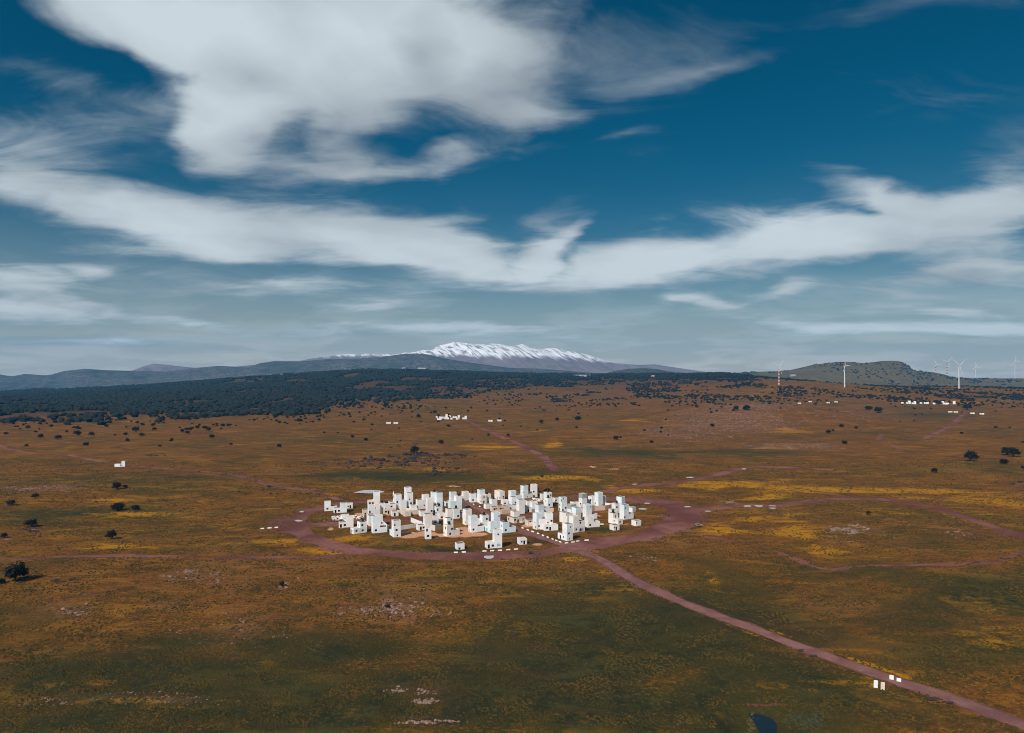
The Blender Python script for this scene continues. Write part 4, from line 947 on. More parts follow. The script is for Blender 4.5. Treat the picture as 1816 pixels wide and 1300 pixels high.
# front steps and graffiti
V, F = join([box_vf(0.2, -0.35 * (k + 1), -0.6, 1.9, -0.35 * k - 0.004, 0.85 - 0.2 * k) for k in range(4)])
link('steps', np_mesh('steps', V, F, WM['s']), STEPS, (4.6, -0.01, 0))
def graffiti(parent, x0, z0, w, h, n, cols, seed):
    r = random.Random(seed)
    for ci, col in enumerate(cols):
        V, F = [], []
        for _ in range(n):
            x, z = x0 + r.random() * w, z0 + r.random() * h; a = r.random() * 6.28
            for s_ in range(7):
                a += r.uniform(-1.1, 1.1); l = 0.16
                x2, z2 = min(max(x + l * math.cos(a), x0), x0 + w), min(max(z + l * math.sin(a), z0), z0 + h)
                nx, nz = -math.sin(a) * 0.045, math.cos(a) * 0.045
                y = -0.006 - 0.003 * ci
                b = len(V); V += [(x + nx, y, z + nz), (x - nx, y, z - nz), (x2 - nx, y, z2 - nz), (x2 + nx, y, z2 + nz)]; F.append((b, b + 1, b + 2, b + 3))
                x, z = x2, z2
        link('graffiti', np_mesh('graffiti', V, F, plain('spray_paint', col, 0.6)), parent)
graffiti(H44, 6.1, 0.9, 2.0, 1.5, 14, [(0.06, 0.08, 0.09), (0.12, 0.20, 0.22)], 4)
graffiti(H64, 4.3, 0.3, 1.1, 1.6, 8, [(0.05, 0.12, 0.16), (0.25, 0.18, 0.30)], 5)
graffiti(H64, 5.8, 0.4, 2.2, 1.9, 9, [(0.03, 0.05, 0.07), (0.10, 0.22, 0.28), (0.28, 0.22, 0.32)], 6)

# walls
def wall_run(c, pts, h, mk, label, panel=2.0):
    P = np.array([at(*cpx(c, *q)) for q in pts])
    o = P[0].copy(); parts = []
    for a, b in zip(P[:-1], P[1:]):
        d = b[:2] - a[:2]; L = np.hypot(*d); d = d / L; nrm = np.array([-d[1], d[0]]); k = max(1, int(round(L / panel)))
        for i in range(k):
            s, e = L * i / k + 0.02, L * (i + 1) / k - 0.02
            zz = a[2] + (b[2] - a[2]) * (i + .5) / k - o[2]
            t_ = 0.11 if i % 2 else 0.125
            hh = h + random.uniform(-.03, .03)
            q = [a[:2] - o[:2] + d * s - nrm * t_, a[:2] - o[:2] + d * e - nrm * t_, a[:2] - o[:2] + d * e + nrm * t_, a[:2] - o[:2] + d * s + nrm * t_]
            V = [(x[0], x[1], zz - .6) for x in q] + [(x[0], x[1], zz + hh) for x in q]
            parts.append((V, box_vf(0, 0, 0, 1, 1, 1)[1]))
        parts.append(([(x[0], x[1], a[2] - o[2] + z) for z in (-.6, h - .12) for x in (a[:2] - o[:2] - nrm * .05, b[:2] - o[:2] - nrm * .05, b[:2] - o[:2] + nrm * .05, a[:2] - o[:2] + nrm * .05)], box_vf(0, 0, 0, 1, 1, 1)[1]))
    V, F = join(parts)
    me = np_mesh('compound_wall', V, F, WM[mk])
    bm = bmesh.new(); bm.from_mesh(me); bmesh.ops.recalc_face_normals(bm, faces=bm.faces); bm.to_mesh(me); bm.free()
    return link('compound_wall', me, loc=tuple(o), label=label, category='wall')
wall_run(1, [(968, 650), (1068, 745)], 2.6, 'c', 'cream yard wall running down to the front tower')
wall_run(1, [(1235, 742), (1360, 722), (1482, 700)], 2.6, 'c', 'cream wall along the rear of the sandy yard')
wall_run(1, [(1392, 625), (1560, 690)], 3.0, 'w', 'white yard wall pierced by slits right of the lane')
wall_run(1, [(1190, 515), (1380, 520), (1528, 508)], 3.2, 's', 'sandy panel wall behind the two small huts of the left lane')
wall_run(1, [(1320, 455), (1490, 448)], 1.6, 'c', 'low cream wall below the double tower')
wall_run(1, [(1690, 745), (1745, 758), (1830, 735)], 3.6, 's', 'grey sandy panel fence below the cream tank house')
wall_run(2, [(1020, 562), (1180, 562), (1345, 545), (1445, 535)], 2.8, 'p', 'long pink beige wall before the beige hall')
wall_run(2, [(1660, 540), (1780, 520), (1900, 500)], 2.6, 'p', 'pink beige wall right of the white door house')
wall_run(3, [(262, 475), (345, 478)], 3.0, 'p', 'short pink beige wall piece behind the entrance towers')
wall_run(3, [(30, 430), (170, 405)], 2.2, 'p', 'pink beige wall in front of the ruined house')
wall_run(3, [(668, 480), (800, 490), (945, 462), (1100, 452), (1235, 420)], 3.4, 'p', 'long pink beige wall closing the right yard')
wall_run(3, [(520, 410), (690, 380)], 2.4, 'p', 'pink beige rear wall between the tall white tower and the grey topped tower')
wall_run(3, [(1060, 372), (1200, 395)], 2.0, 'c', 'thin cream wall running right from the rear tower')
wall_run(2, [(1580, 745), (1690, 748)], 2.4, 's', 'sandy panel fence below the house with steps')

# kerb blocks
def kerb_mesh():
    pr = [(-.32, 0), (.32, 0), (.30, .18), (.17, .34), (.14, .66), (-.14, .66), (-.17, .34), (-.30, .18)]
    n = len(pr); V = [(-1.15, y, z) for y, z in pr] + [(1.15, y, z) for y, z in pr]
    bm = bmesh.new(); vs_ = [bm.verts.new(v) for v in V]
    for i in range(n): bm.faces.new((vs_[i], vs_[(i + 1) % n], vs_[n + (i + 1) % n], vs_[n + i]))
    bm.faces.new(vs_[:n][::-1]); bm.faces.new(vs_[n:])
    bmesh.ops.recalc_face_normals(bm, faces=bm.faces)
    me = bpy.data.meshes.new('concrete_kerb_block'); bm.to_mesh(me); bm.free(); me.materials.append(WM['c']); return me
ME_KERB = kerb_mesh()
ORD = ['first', 'second', 'third', 'fourth', 'fifth', 'sixth', 'seventh']
def kerbs(c, pts, label, group):
    W_ = [at(*cpx(c, *q)) for q in pts]
    for i, p in enumerate(W_):
        a, b = W_[max(i - 1, 0)], W_[min(i + 1, len(W_) - 1)]
        an = math.atan2(b[1] - a[1], b[0] - a[0]) if len(W_) > 1 else 0.2
        lb = label if len(W_) == 1 else ORD[i] + ' ' + label
        o = link('concrete_kerb_block', ME_KERB, loc=(p[0], p[1], p[2] - 0.02), rz=an + random.uniform(-.06, .06), label=lb, category='kerb block')
        if group: o['group'] = group
        o.scale = (random.uniform(.92, 1.12), 1, 1)
kerbs(2, [(440, 1184), (567, 1179)], 'white kerb block from the left of the pair below the lone cube hut', 'kerb blocks below the lone cube hut')
kerbs(2, [(900, 1163), (1025, 1158), (1150, 1151), (1283, 1141), (1408, 1131)], 'white kerb block from the left in the row before the front graffiti tower', 'kerb blocks before the front tower')
kerbs(2, [(1515, 790), (1600, 821), (1680, 848), (1765, 878)], 'white kerb block from the top lining the upper entrance road', 'kerb blocks on the upper entrance road')
kerbs(3, [(38, 770), (118, 799), (190, 828), (260, 853), (330, 881), (385, 903), (440, 923)], 'white kerb block from the top along the lower entrance road', 'kerb blocks beside the entrance road')
kerbs(3, [(533, 937), (630, 924), (700, 909)], 'white kerb block from the left at the junction below the corner tower', 'kerb blocks at the junction')
kerbs(3, [(828, 897)], 'single white concrete block right of the junction row', None)
kerbs(3, [(1050, 662)], 'single white block lying on the right lawn', None)
kerbs(2, [(725, 408), (825, 442)], 'white kerb block from the top beside the street end', 'kerb blocks at the street end')
kerbs(0, [(465, 938), (478, 937), (490, 936)], 'white block from the left on the dirt apron left of the village', 'kerb blocks on the left apron')

# tall slabs by the road
def slab(px, py, w, h, yaw, tilt, mk, label):
    p = at(px, py)
    V, F = box_vf(-w / 2, -.11, -.4, w / 2, .11, h)
    me = np_mesh('concrete_slab', V, F, WM[mk])
    bm = bmesh.new(); bm.from_mesh(me); bmesh.ops.bevel(bm, geom=bm.edges[:], offset=.03, segments=1, affect='EDGES'); bm.to_mesh(me); bm.free()
    o = link('concrete_slab', me, loc=tuple(p), label=label, category='concrete slab', group='standing concrete slabs at the road gate')
    o.rotation_euler = (tilt, 0.03, yaw)
slab(1553, 1219.5, 1.2, 2.35, -.35, .05, 'w', 'tall bluish white slab left of the road, left of the near pair')
slab(1565.5, 1223, 1.2, 2.3, -.3, -.04, 's', 'tall sandy coloured slab left of the road, right of the near pair')
slab(1581, 1206, 1.25, 1.6, -.5, .06, 'w', 'white slab on the far side of the road, left of its pair')
slab(1594, 1209.5, 1.3, 1.2, -.5, -.05, 'w', 'shorter white slab on the far side of the road')

# ------------------------------------------------------------------ trees
def leaf_mat(name, a, b_):
    m, t, b = new_mat(name)
    P = t.node('ShaderNodeNewGeometry').outputs['Position']
    oi = t.node('ShaderNodeObjectInfo')
    n = t.noise(P, 0.9, 3, 0.6)
    c = t.mix(t.ramp(n, 0.35, 0.65), rgba(a), rgba(b_))
    f = t.math('MULTIPLY_ADD', oi.outputs['Random'], 0.5, 0.75)
    c = t.mix(1.0, c, t.node('ShaderNodeCombineXYZ', {0: f, 1: f, 2: f}).outputs[0], 'MULTIPLY')
    t.l.new(c, b.inputs['Base Color']); b.inputs['Roughness'].default_value = 0.8; b.inputs['Specular IOR Level'].default_value = 0.1
    return m
M_LEAF = leaf_mat('oak_leaves', (0.007, 0.010, 0.010), (0.019, 0.019, 0.015))
M_BARK = plain('bark', (0.06, 0.045, 0.035), 0.9, 0.3, 4)
M_TWIG = leaf_mat('bare_twigs', (0.05, 0.035, 0.03), (0.075, 0.05, 0.04))
def crown_mesh(name, seed, n_cl, n_lf, mat, flat=0.62, leaf=0.085, tall=0.0):
    """unit crown: radius about 1, resting at z = 0.15; leaf clumps through its volume"""
    r = np.random.default_rng(seed)
    th_ = r.uniform(0, 2 * np.pi, n_cl); ph = np.arccos(r.uniform(-0.55, 1, n_cl)); ra = r.uniform(0.35, 0.85, n_cl)
    ra *= 0.8 + 0.4 * vnoise(np.cos(th_) * 1.4 + seed * 3.7 + 9, np.sin(th_) * 1.4 + ph)
    C = np.stack([ra * np.sin(ph) * np.cos(th_), ra * np.sin(ph) * np.sin(th_), flat * ra * np.cos(ph) * (1 + tall) + 0.15 + flat * 0.75 * (1 + tall)], -1)
    k = n_cl * n_lf
    off = r.normal(0, 0.115, (k, 3)); P = np.repeat(C, n_lf, 0) + off
    nrm = off + r.normal(0, 0.05, (k, 3)) + np.repeat(C - [0, 0, .5], n_lf, 0) * 0.15; nrm /= np.linalg.norm(nrm, axis=1)[:, None]
    a = np.cross(nrm, r.normal(0, 1, (k, 3))); a /= np.linalg.norm(a, axis=1)[:, None]; b = np.cross(nrm, a)
    s = leaf * r.uniform(0.6, 1.5, (k, 1))
    V = np.stack([P - a * s, P - b * s * .8, P + a * s, P + b * s * .8], 1).reshape(-1, 3)
    return np_mesh(name, V, np.arange(k * 4).reshape(-1, 4), mat)
def trunk_mesh(seed):
    r = random.Random(seed); V, F = [], []
    def limb(p, q, r0, r1):
        p, q = Vector(p), Vector(q); d = (q - p).normalized(); u = d.orthogonal().normalized(); w = d.cross(u); b = len(V)
        for c, rr_ in ((p, r0), (q, r1)):
            for k in range(6): a = k * math.pi / 3; V.append(tuple(c + (u * math.cos(a) + w * math.sin(a)) * rr_))
        for k in range(6): F.append((b + k, b + (k + 1) % 6, b + 6 + (k + 1) % 6, b + 6 + k))
    top = (r.uniform(-.08, .08), r.uniform(-.08, .08), .34)
    limb((0, 0, -.1), top, .10, .07)
    for i in range(5):
        a = i * 1.256 + r.uniform(-.4, .4); limb(top, (.6 * math.cos(a), .6 * math.sin(a), r.uniform(.5, .85)), .05, .015)
    return np_mesh('trunk', V, F, M_BARK)
CROWNS = [crown_mesh('crown', s, 46, 16, M_LEAF, flat=f, tall=tl) for s, f, tl in ((1, .62, 0), (2, .55, 0), (3, .7, .1), (4, .5, 0), (5, .75, .25), (6, .6, .05))]
CROWN_BARE = crown_mesh('crown', 9, 26, 8, M_TWIG, flat=.7, leaf=.05)
TRUNKS = [trunk_mesh(s) for s in range(3)]
def tree(px, py, wpx, label, group=None, proto=None, name='tree', p=None, cat='tree', rad_m=None):
    if p is None: p = at(px, py)
    d = math.hypot(p[0], p[1])
    R_ = rad_m if rad_m else max(0.5, wpx / 2 / (FOC / d) / 0.92)
    r = link(name, None, loc=tuple(p), label=label, category=cat)
    if group: r['group'] = group
    i = random.randrange(len(CROWNS)) if proto is None else proto
    c = link('crown', CROWN_BARE if proto == -1 else CROWNS[i], r, (0, 0, 0), random.uniform(0, 6.28)); c.scale = (R_ * random.uniform(.9, 1.1), R_ * random.uniform(.85, 1.1), R_ * random.uniform(.9, 1.1))
    t_ = link('trunk', random.choice(TRUNKS), r, (0, 0, 0), random.uniform(0, 6.28)); t_.scale = (R_, R_, R_)
    return r
TREES = [(27, 1031, 37, 'big round dark tree alone at the left picture edge', 0), (2, 1035, 12, 'dark bush cut by the left picture edge', 1), (197, 956, 17, 'dark bush beside a stony patch left of the ring road', 2), (207, 868, 17, 'left and larger of two bushes on the left meadow', 0), (223, 865, 9, 'right and smaller of two bushes on the left meadow', 1),
         (209, 905, 19, 'left and broader of two low bushes below the left meadow pair', 3), (241, 904, 14, 'right of two low bushes below the left meadow pair', 1), (62, 884, 11, 'small dark bush on the left meadow, right of its neighbour', 2), (20, 896, 13, 'low bush near the left edge above the green dip', 3), (55, 934, 17, 'bush above the pinkish stone patch on the left', 0),
         (7, 954, 11, 'bush by the stones at the left picture edge', 2), (166, 1225, 13, 'bare grey twiggy bush in the dark green foreground', -1), (500, 1040, 11, 'dark bush at the top of the stony streak left of centre', 2), (687, 1078, 9, 'dark bush in the largest foreground stone heap', 1),
         (735, 805, 17, 'dark upright tree on the knoll behind the village', 4), (782, 787, 11, 'rounded tree right of the upright tree on the knoll', 0), (946, 873, 20, 'dark tree behind the two tall rear towers', 4), (970, 873, 14, 'low bush right of the two tall rear towers', 3), (901, 774, 7, 'lone small tree beside the middle dirt track', 2),
         (961, 846, 6, 'small bush at the lower end of the middle dirt track', 1), (1723, 818, 20, 'rounded dark tree on the right plain', 2), (1786, 807, 17, 'left tree of the clump near the right edge', 0), (1798, 810, 18, 'right tree of the clump near the right edge', 2), (1781, 823, 14, 'bush just below the clump near the right edge', 3),
         (1657, 838, 12, 'low dark bush below the rounded tree of the right plain', 3), (1540, 913, 8, 'small upright bush inside the eastern track loop', 4), (1815, 832, 8, 'bush at the right picture edge', 0), (1716, 727, 15, 'dark tree right of the far right hamlet', 0), (1263, 757, 9, 'dark bush on the lower left of the stony mound', 0),
         (1469, 769, 9, 'first of two bushes right of the stony mound', 2), (1492, 757, 8, 'bush right of the stony mound, a little higher', 1), (1558, 732, 13, 'dark oval bush below the far right hamlet, right of two', 0), (1541, 727, 13, 'dark oval bush below the far right hamlet, left of two', 3), (1305, 728, 12, 'dark tree left on the rim of the stony mound', 2),
         (1324, 727, 14, 'broad dark tree on the rim of the stony mound', 3), (1498, 787, 9, 'small bush with shadow on the lower right mound slope', 1), (960, 751, 11, 'dark tree right of the middle distance hamlet', 0), (988, 747, 9, 'second dark tree right of the middle distance hamlet', 2), (1025, 745, 14, 'third and broader dark tree right of the middle hamlet', 3),
         (742, 742, 9, 'dark tree just left of the middle distance hamlet', 4), (771, 733, 8, 'rounded tree behind the left end of the middle hamlet', 0), (684, 724, 12, 'dark pointed tree before the forest edge', 4), (1100, 777, 6, 'small lone bush on the slope left of the stony mound', 1), (137, 772, 13, 'broad tree on the upper left plain', 3), (72, 777, 10, 'round tree near the upper left track', 0),
         (103, 779, 12, 'low broad tree beside the round tree at upper left', 3), (162, 773, 9, 'small tree right of the broad tree on the upper left plain', 2), (240, 765, 13, 'low tree group on the upper left plain', 3), (274, 763, 8, 'small round tree on the upper left plain', 1), (395, 757, 8, 'left of two small trees left of centre on the plain', 0), (405, 757, 7, 'right of two small trees left of centre on the plain', 2)]
for px, py, w, lb, pr in TREES:
    tree(px, py, w, lb, proto=pr, name='bush' if 'bush' in lb else 'tree', cat='bush' if 'bush' in lb else 'tree')
# scattered trees of the plain: the nearest ones single, the far wood as one mass
def tree_prob(px, py):
    b = np.interp(px, [q[0] for q in FOREST_PX], [q[1] for q in FOREST_PX])
    g = py - b                                        # below the wood's edge
    near = np.exp(-np.clip(g - 2, 0, None) / 17.0)
    rightband = np.exp(-((py - 706) / 11) ** 2) * sstep(1150, 1350, px) * 0.55 + np.exp(-((py - 708) / 7) ** 2) * sstep(1480, 1600, px) * 0.7 + np.exp(-((py - 690) / 9) ** 2) * sstep(1180, 1260, px) * .5
    mid = np.exp(-((py - 690) / 20) ** 2) * sstep(900, 1000, px) * (1 - sstep(1350, 1500, px)) * 1.5
    return np.clip(np.maximum(np.maximum(near * .7, rightband), mid) + 0.012, 0, 1)
def scatter_world(n, y0, y1, seed):
    r = np.random.default_rng(seed)
    y = np.sqrt(r.uniform(y0 ** 2, y1 ** 2, n)); x = y * r.uniform(-0.80, 0.80, n)
    return x, y
x, y = scatter_world(60000, 950, 4600, 11)
z = ground_z(x, y); px, py = project(x, y, z)
clump = fbm(x / 90 + 3, y / 160 + 5, 3)
keep = (rng.random(len(x)) < tree_prob(px, py) * sstep(0.42, 0.62, clump) * 1.1) & (py < 800) & ((forest_density(px, py) < 0.5) | (px > 720)) & (px > -40) & (px < 1850)
x, y, z, px, py = (v[keep] for v in (x, y, z, px, py))
size = rng.uniform(2.2, 6.2, len(x)) * (0.8 + 0.25 * sstep(1500, 3500, y))
o = np.argsort(-size / y)
SING = o[:245]; REST = o[245:]
for i in SING:
    third = 'left' if px[i] < 640 else ('middle' if px[i] < 1180 else 'right')
    tree(0, 0, 0, {'left': 'small dark oak among those dotting the plain before the left forest edge', 'middle': 'small dark oak among those dotting the plain below the snow mountain', 'right': 'small dark oak among those dotting the rusty right hand plain'}[third],
         group={'left': 'oaks dotting the plain at left', 'middle': 'oaks dotting the plain in the middle', 'right': 'oaks dotting the plain at right'}[third], p=(x[i], y[i], z[i] - .1), rad_m=size[i], name='oak_tree')
ICO = None
def ico(sub):
    bm = bmesh.new(); bmesh.ops.create_icosphere(bm, subdivisions=sub, radius=1.0)
    V = np.array([v.co[:] for v in bm.verts]); F = np.array([[v.index for v in f.verts] for f in bm.faces]); bm.free(); return V, F
ICO1, ICO2 = ico(1), ico(2)
def lumps(name, P, sx, sz, mat, label, base=ICO1, jit=0.28, seed=5, **props):
    V0, F0 = base; n = len(P); r = np.random.default_rng(seed)
    J = 1 + r.uniform(-jit, jit, (n, len(V0), 1))
    a = r.uniform(0, 6.28, n); c, s = np.cos(a)[:, None], np.sin(a)[:, None]
    V = V0[None] * J
    V = np.stack([V[..., 0] * c - V[..., 1] * s, V[..., 0] * s + V[..., 1] * c, V[..., 2]], -1)
    V = V * np.stack([sx, sx * r.uniform(.7, 1.2, n), sz], -1)[:, None, :] + P[:, None, :]
    F = F0[None] + (np.arange(n) * len(V0))[:, None, None]
    return link(name, np_mesh(name, V.reshape(-1, 3), F.reshape(-1, 3), mat), label=label, kind='stuff', **props)
P = np.stack([x, y, z + size * .5], -1)[REST]
lumps('far_trees', P, size[REST], size[REST] * .62, M_LEAF, 'many small dark trees scattered far out on the plain', seed=8)
x, y = scatter_world(120000, 1250, 5250, 21)
z = ground_z(x, y); px, py = project(x, y, z)
fd = forest_density(px + 0, py + (fbm(x / 140, y / 200, 3) - .5) * 34)
gap = sstep(0.36, 0.52, fbm(x / 130 + 11, y / 260 + 4, 4)) * (1 - .85 * sstep(1150, 1500, px))
keep = (rng.random(len(x)) < fd * gap * 0.75 * (1 - .8 * sstep(720, 900, px) * sstep(664, 668, py))) & (px > -120) & (px < 1960)
x, y, z = x[keep], y[keep], z[keep]
s_ = rng.uniform(4.5, 9.5, len(x)) * (0.75 + y / 6000)
print('forest clumps', len(x))
lumps('forest', np.stack([x, y, z + s_ * .35], -1), s_, s_ * .72, M_LEAF, 'dense dark oak forest covering the slope to the left', jit=.34, seed=3)
# plants on the far slopes of the flat topped hill
r_ = np.random.default_rng(31)
xx = r_.uniform(1300, 5200, 3000); yy = r_.uniform(4400, 6900, 3000)
zz = MESA.z(xx, yy); kk = (zz > ground_z(xx, yy) + 2) & (fbm(xx / 220, yy / 220, 3) > .54)
lumps('far_scrub', np.stack([xx, yy, zz + 3], -1)[kk], r_.uniform(5, 11, kk.sum()), r_.uniform(3, 7, kk.sum()), M_LEAF, 'dark scrub dotted over the flat topped hill', seed=12)

# ------------------------------------------------------------------ stones
M_STONE = plain('pinkish_fieldstone', (0.20, 0.115, 0.09), 0.95, 0.45, 0.7)
M_LAVA = plain('dark_basalt', (0.032, 0.021, 0.020), 0.95, 0.4, 0.5)
M_PALE = plain('pale_stone', (0.21, 0.135, 0.11), 0.95, 0.35, 0.7)
def stones(px, py, rx, ry, n, smin, smax, mat, label, seed, ring=0.0):
    r = np.random.default_rng(seed)
    nc = max(5, n // 14); k = r.integers(0, nc, n)
    sub = r.random(nc) ** 1.5 * .5 + .05
    X = px + rx * (r.normal(0, .5, nc)[k] + r.normal(0, .34, n) * sub[k] * 1.8); Y = py + ry * (r.normal(0, .5, nc)[k] + r.normal(0, .34, n) * sub[k] * 1.8)
    Y = np.maximum(Y, 672)
    w, ok = hit(X, Y); w = w[ok]
    s = smin + (smax - smin) * r.random(len(w)) ** 4
    lumps('stones', w + np.stack([0 * s, 0 * s, s * .15], -1), s, s * r.uniform(.4, .8, len(s)), mat, label, jit=.3, seed=seed)
for k, (px, py, rx, ry, n, a, b, m, lb) in enumerate([
        (690, 1079, 62, 13, 330, .12, .95, M_PALE, 'largest pale stone heap in the foreground left of centre'), (690, 1085, 130, 30, 320, .12, .5, M_STONE, 'loose pink stones strewn round the largest heap'),
        (430, 1108, 90, 28, 300, .12, .55, M_STONE, 'pink stones strewn over the rusty rise left of centre'), (340, 1022, 60, 14, 260, .2, .8, M_STONE, 'stony streak on the left slope below the ring road'), (512, 1034, 14, 9, 80, .2, .9, M_STONE, 'short stony streak with a bush left of centre'),
        (122, 1086, 34, 10, 120, .2, 1.0, M_STONE, 'pink stone patch on the left foreground slope'), (733, 1226, 40, 7, 120, .12, .6, M_PALE, 'upper small stone patch at the bottom centre'), (755, 1245, 26, 4.5, 120, .15, .8, M_PALE, 'middle pale stone patch at the bottom centre'), (755, 1281, 50, 4, 170, .15, .7, M_PALE, 'lowest pale stone row at the bottom centre'),
        (85, 1247, 50, 9, 120, .1, .45, M_STONE, 'stone flecks at the lower left'), (290, 1236, 110, 12, 220, .1, .4, M_STONE, 'stone flecks in the dark green foreground'), (70, 866, 80, 5, 420, .3, 1.2, M_STONE, 'ruined dry stone wall on the left meadow'), (1485, 938, 26, 6, 150, .25, 1.1, M_PALE, 'left pale stone pile inside the eastern track loop'),
        (1520, 938, 24, 9, 180, .25, 1.2, M_PALE, 'right pale stone pile inside the eastern track loop'), (1500, 950, 70, 14, 140, .15, .6, M_STONE, 'stones scattered round the piles in the track loop'), (1293, 890, 12, 4, 130, .25, 1.0, M_PALE, 'stone heap north of the eastern track'), (1710, 946, 40, 9, 130, .2, .8, M_STONE, 'stones near the right track bend'),
        (740, 806, 40, 5, 170, .7, 3.2, M_LAVA, 'dark basalt outcrop at the upper left of the knoll'), (670, 820, 50, 9, 220, .7, 3.2, M_LAVA, 'dark basalt rubble on the left flank of the knoll'), (760, 818, 45, 9, 220, .7, 3.4, M_LAVA, 'dark basalt rubble in the middle of the knoll'), (790, 838, 40, 7, 150, .6, 3.0, M_LAVA, 'dark basalt rubble at the foot of the knoll'),
        (800, 808, 40, 4, 130, .6, 3.0, M_LAVA, 'dark basalt band right of the knoll tree'), (690, 790, 40, 4, 90, .5, 1.8, M_LAVA, 'dark basalt band above the knoll'), (560, 818, 40, 5, 70, .4, 1.6, M_LAVA, 'dark rocks left of the knoll'), (280, 808, 20, 2.5, 50, .4, 1.5, M_LAVA, 'dark rocks by the upper left track'), (110, 1030, 30, 4, 120, .2, .9, M_LAVA, 'dark stone strip under the big left tree'),
        (52, 942, 14, 7, 70, .3, 1.0, M_LAVA, 'dark stones below the bush at far left'), (1808, 856, 20, 4, 70, .5, 1.8, M_LAVA, 'dark stones at the right picture edge'), (1310, 745, 120, 22, 1300, .45, 1.6, M_PALE, 'countless pink stones over the stony mound'), (1210, 770, 110, 18, 700, .4, 1.3, M_PALE, 'countless pink stones left of the stony mound'), (1340, 720, 110, 5, 500, .5, 1.7, M_PALE, 'stone ridge along the mound top'),
        (1420, 792, 90, 9, 400, .4, 1.2, M_STONE, 'stone litter at the right foot of the mound'), (1500, 735, 120, 12, 350, .5, 1.4, M_STONE, 'stone litter right of the mound top'), (600, 922, 20, 4, 60, .2, .8, M_PALE, 'broken concrete bits by the lane entrance'), (1140, 988, 40, 7, 90, .15, .6, M_STONE, 'stones beside the road below the junction')]):
    stones(px, py, rx, ry, n, a, b, m, lb, 100 + k)

# ------------------------------------------------------------------ grass tussocks of the nearer ground
stones(1432, 1279, 36, 12, 420, .25, .8, leaf_mat('sage_shrub', (.03, .032, .016), (.055, .052, .028)), 'pale sage shrubs on the bank right of the pond', 300)
stones(1345, 1252, 34, 3, 160, .2, .6, leaf_mat('reddish_reeds', (.07, .03, .02), (.11, .05, .025)), 'reddish reeds round the head of the pond', 301)
M_BANK = leaf_mat('bank_grass', (.035, .036, .013), (.085, .062, .018))
stones(1333, 1285, 10, 22, 220, .2, .55, M_BANK, 'grass tufts hanging over the left pond bank', 302)
stones(1398, 1276, 16, 16, 260, .2, .6, M_BANK, 'grass tufts hanging over the right pond bank', 303)
def tussocks():
    r = np.random.default_rng(77); n = 120000
    y = 180 * (820 / 180) ** (r.random(n) ** 1.1); x = y * r.uniform(-.78, .78, n)
    z = ground_z(x, y); P = np.stack([x, y], -1)
    d = np.full(n, 1e9)
    for l, w in ((MAIN, 3.4), (RING_W, 6.5), (RING_E, 10), (EAST, 5), (NORTH, 5), (LANE, 5), (WEST, 2)): d = np.minimum(d, seg_dist(P, l) - w)
    k = (d > 0) & (fbm(x / 9, y / 9, 3) > .43) & (np.hypot((x - POND[0]) / 1.0, y - POND[1]) > 13) & (np.hypot((x + 10) / 1.5, y - 480) > 75)
    x, y, z = x[k], y[k], z[k]; n = len(x)
    s = r.uniform(.22, .62, n) * (0.8 + y / 900); h = s * r.uniform(.5, .95, n)
    V, F = [], []
    b = np.stack([x, y, z - .05], -1)
    a0 = r.uniform(0, 6.28, n)
    Vs = []
    for j in range(5):
        a = a0 + j * 1.2566
        Vs.append(b + np.stack([np.cos(a) * s, np.sin(a) * s, 0 * s], -1) * r.uniform(.7, 1.25, (n, 1)))
    Vs.append(b + np.stack([r.normal(0, .2, n) * s, r.normal(0, .2, n) * s, h], -1))
    V = np.stack(Vs, 1).reshape(-1, 3); i0 = np.arange(n)[:, None] * 6
    F = np.stack([np.concatenate([i0 + j, i0 + (j + 1) % 5, i0 + 5], 1) for j in range(5)], 1).reshape(-1, 3)
    m, t, bs = new_mat('tussock_grass')
    P_ = t.node('ShaderNodeNewGeometry').outputs['Position']
    c = t.mix(t.ramp(t.noise(P_, .05, 4, .6), .4, .62), rgba((.034, .029, .010)), rgba((.075, .046, .012)))
    c = t.mix(t.ramp(t.noise(P_, .35, 4, .7), .5, .7, 0, .8), c, rgba((.026, .024, .010)))
    c = t.mix(t.ramp(t.noise(P_, .8, 2, .7), .62, .74, 0, .5), c, rgba((.12, .07, .018)))
    t.l.new(c, bs.inputs['Base Color']); bs.inputs['Roughness'].default_value = .95; bs.inputs['Specular IOR Level'].default_value = .05
    link('grass_tussocks', np_mesh('grass_tussocks', V, F, m), kind='stuff', label='dark olive grass tussocks over the nearer meadow')
tussocks()

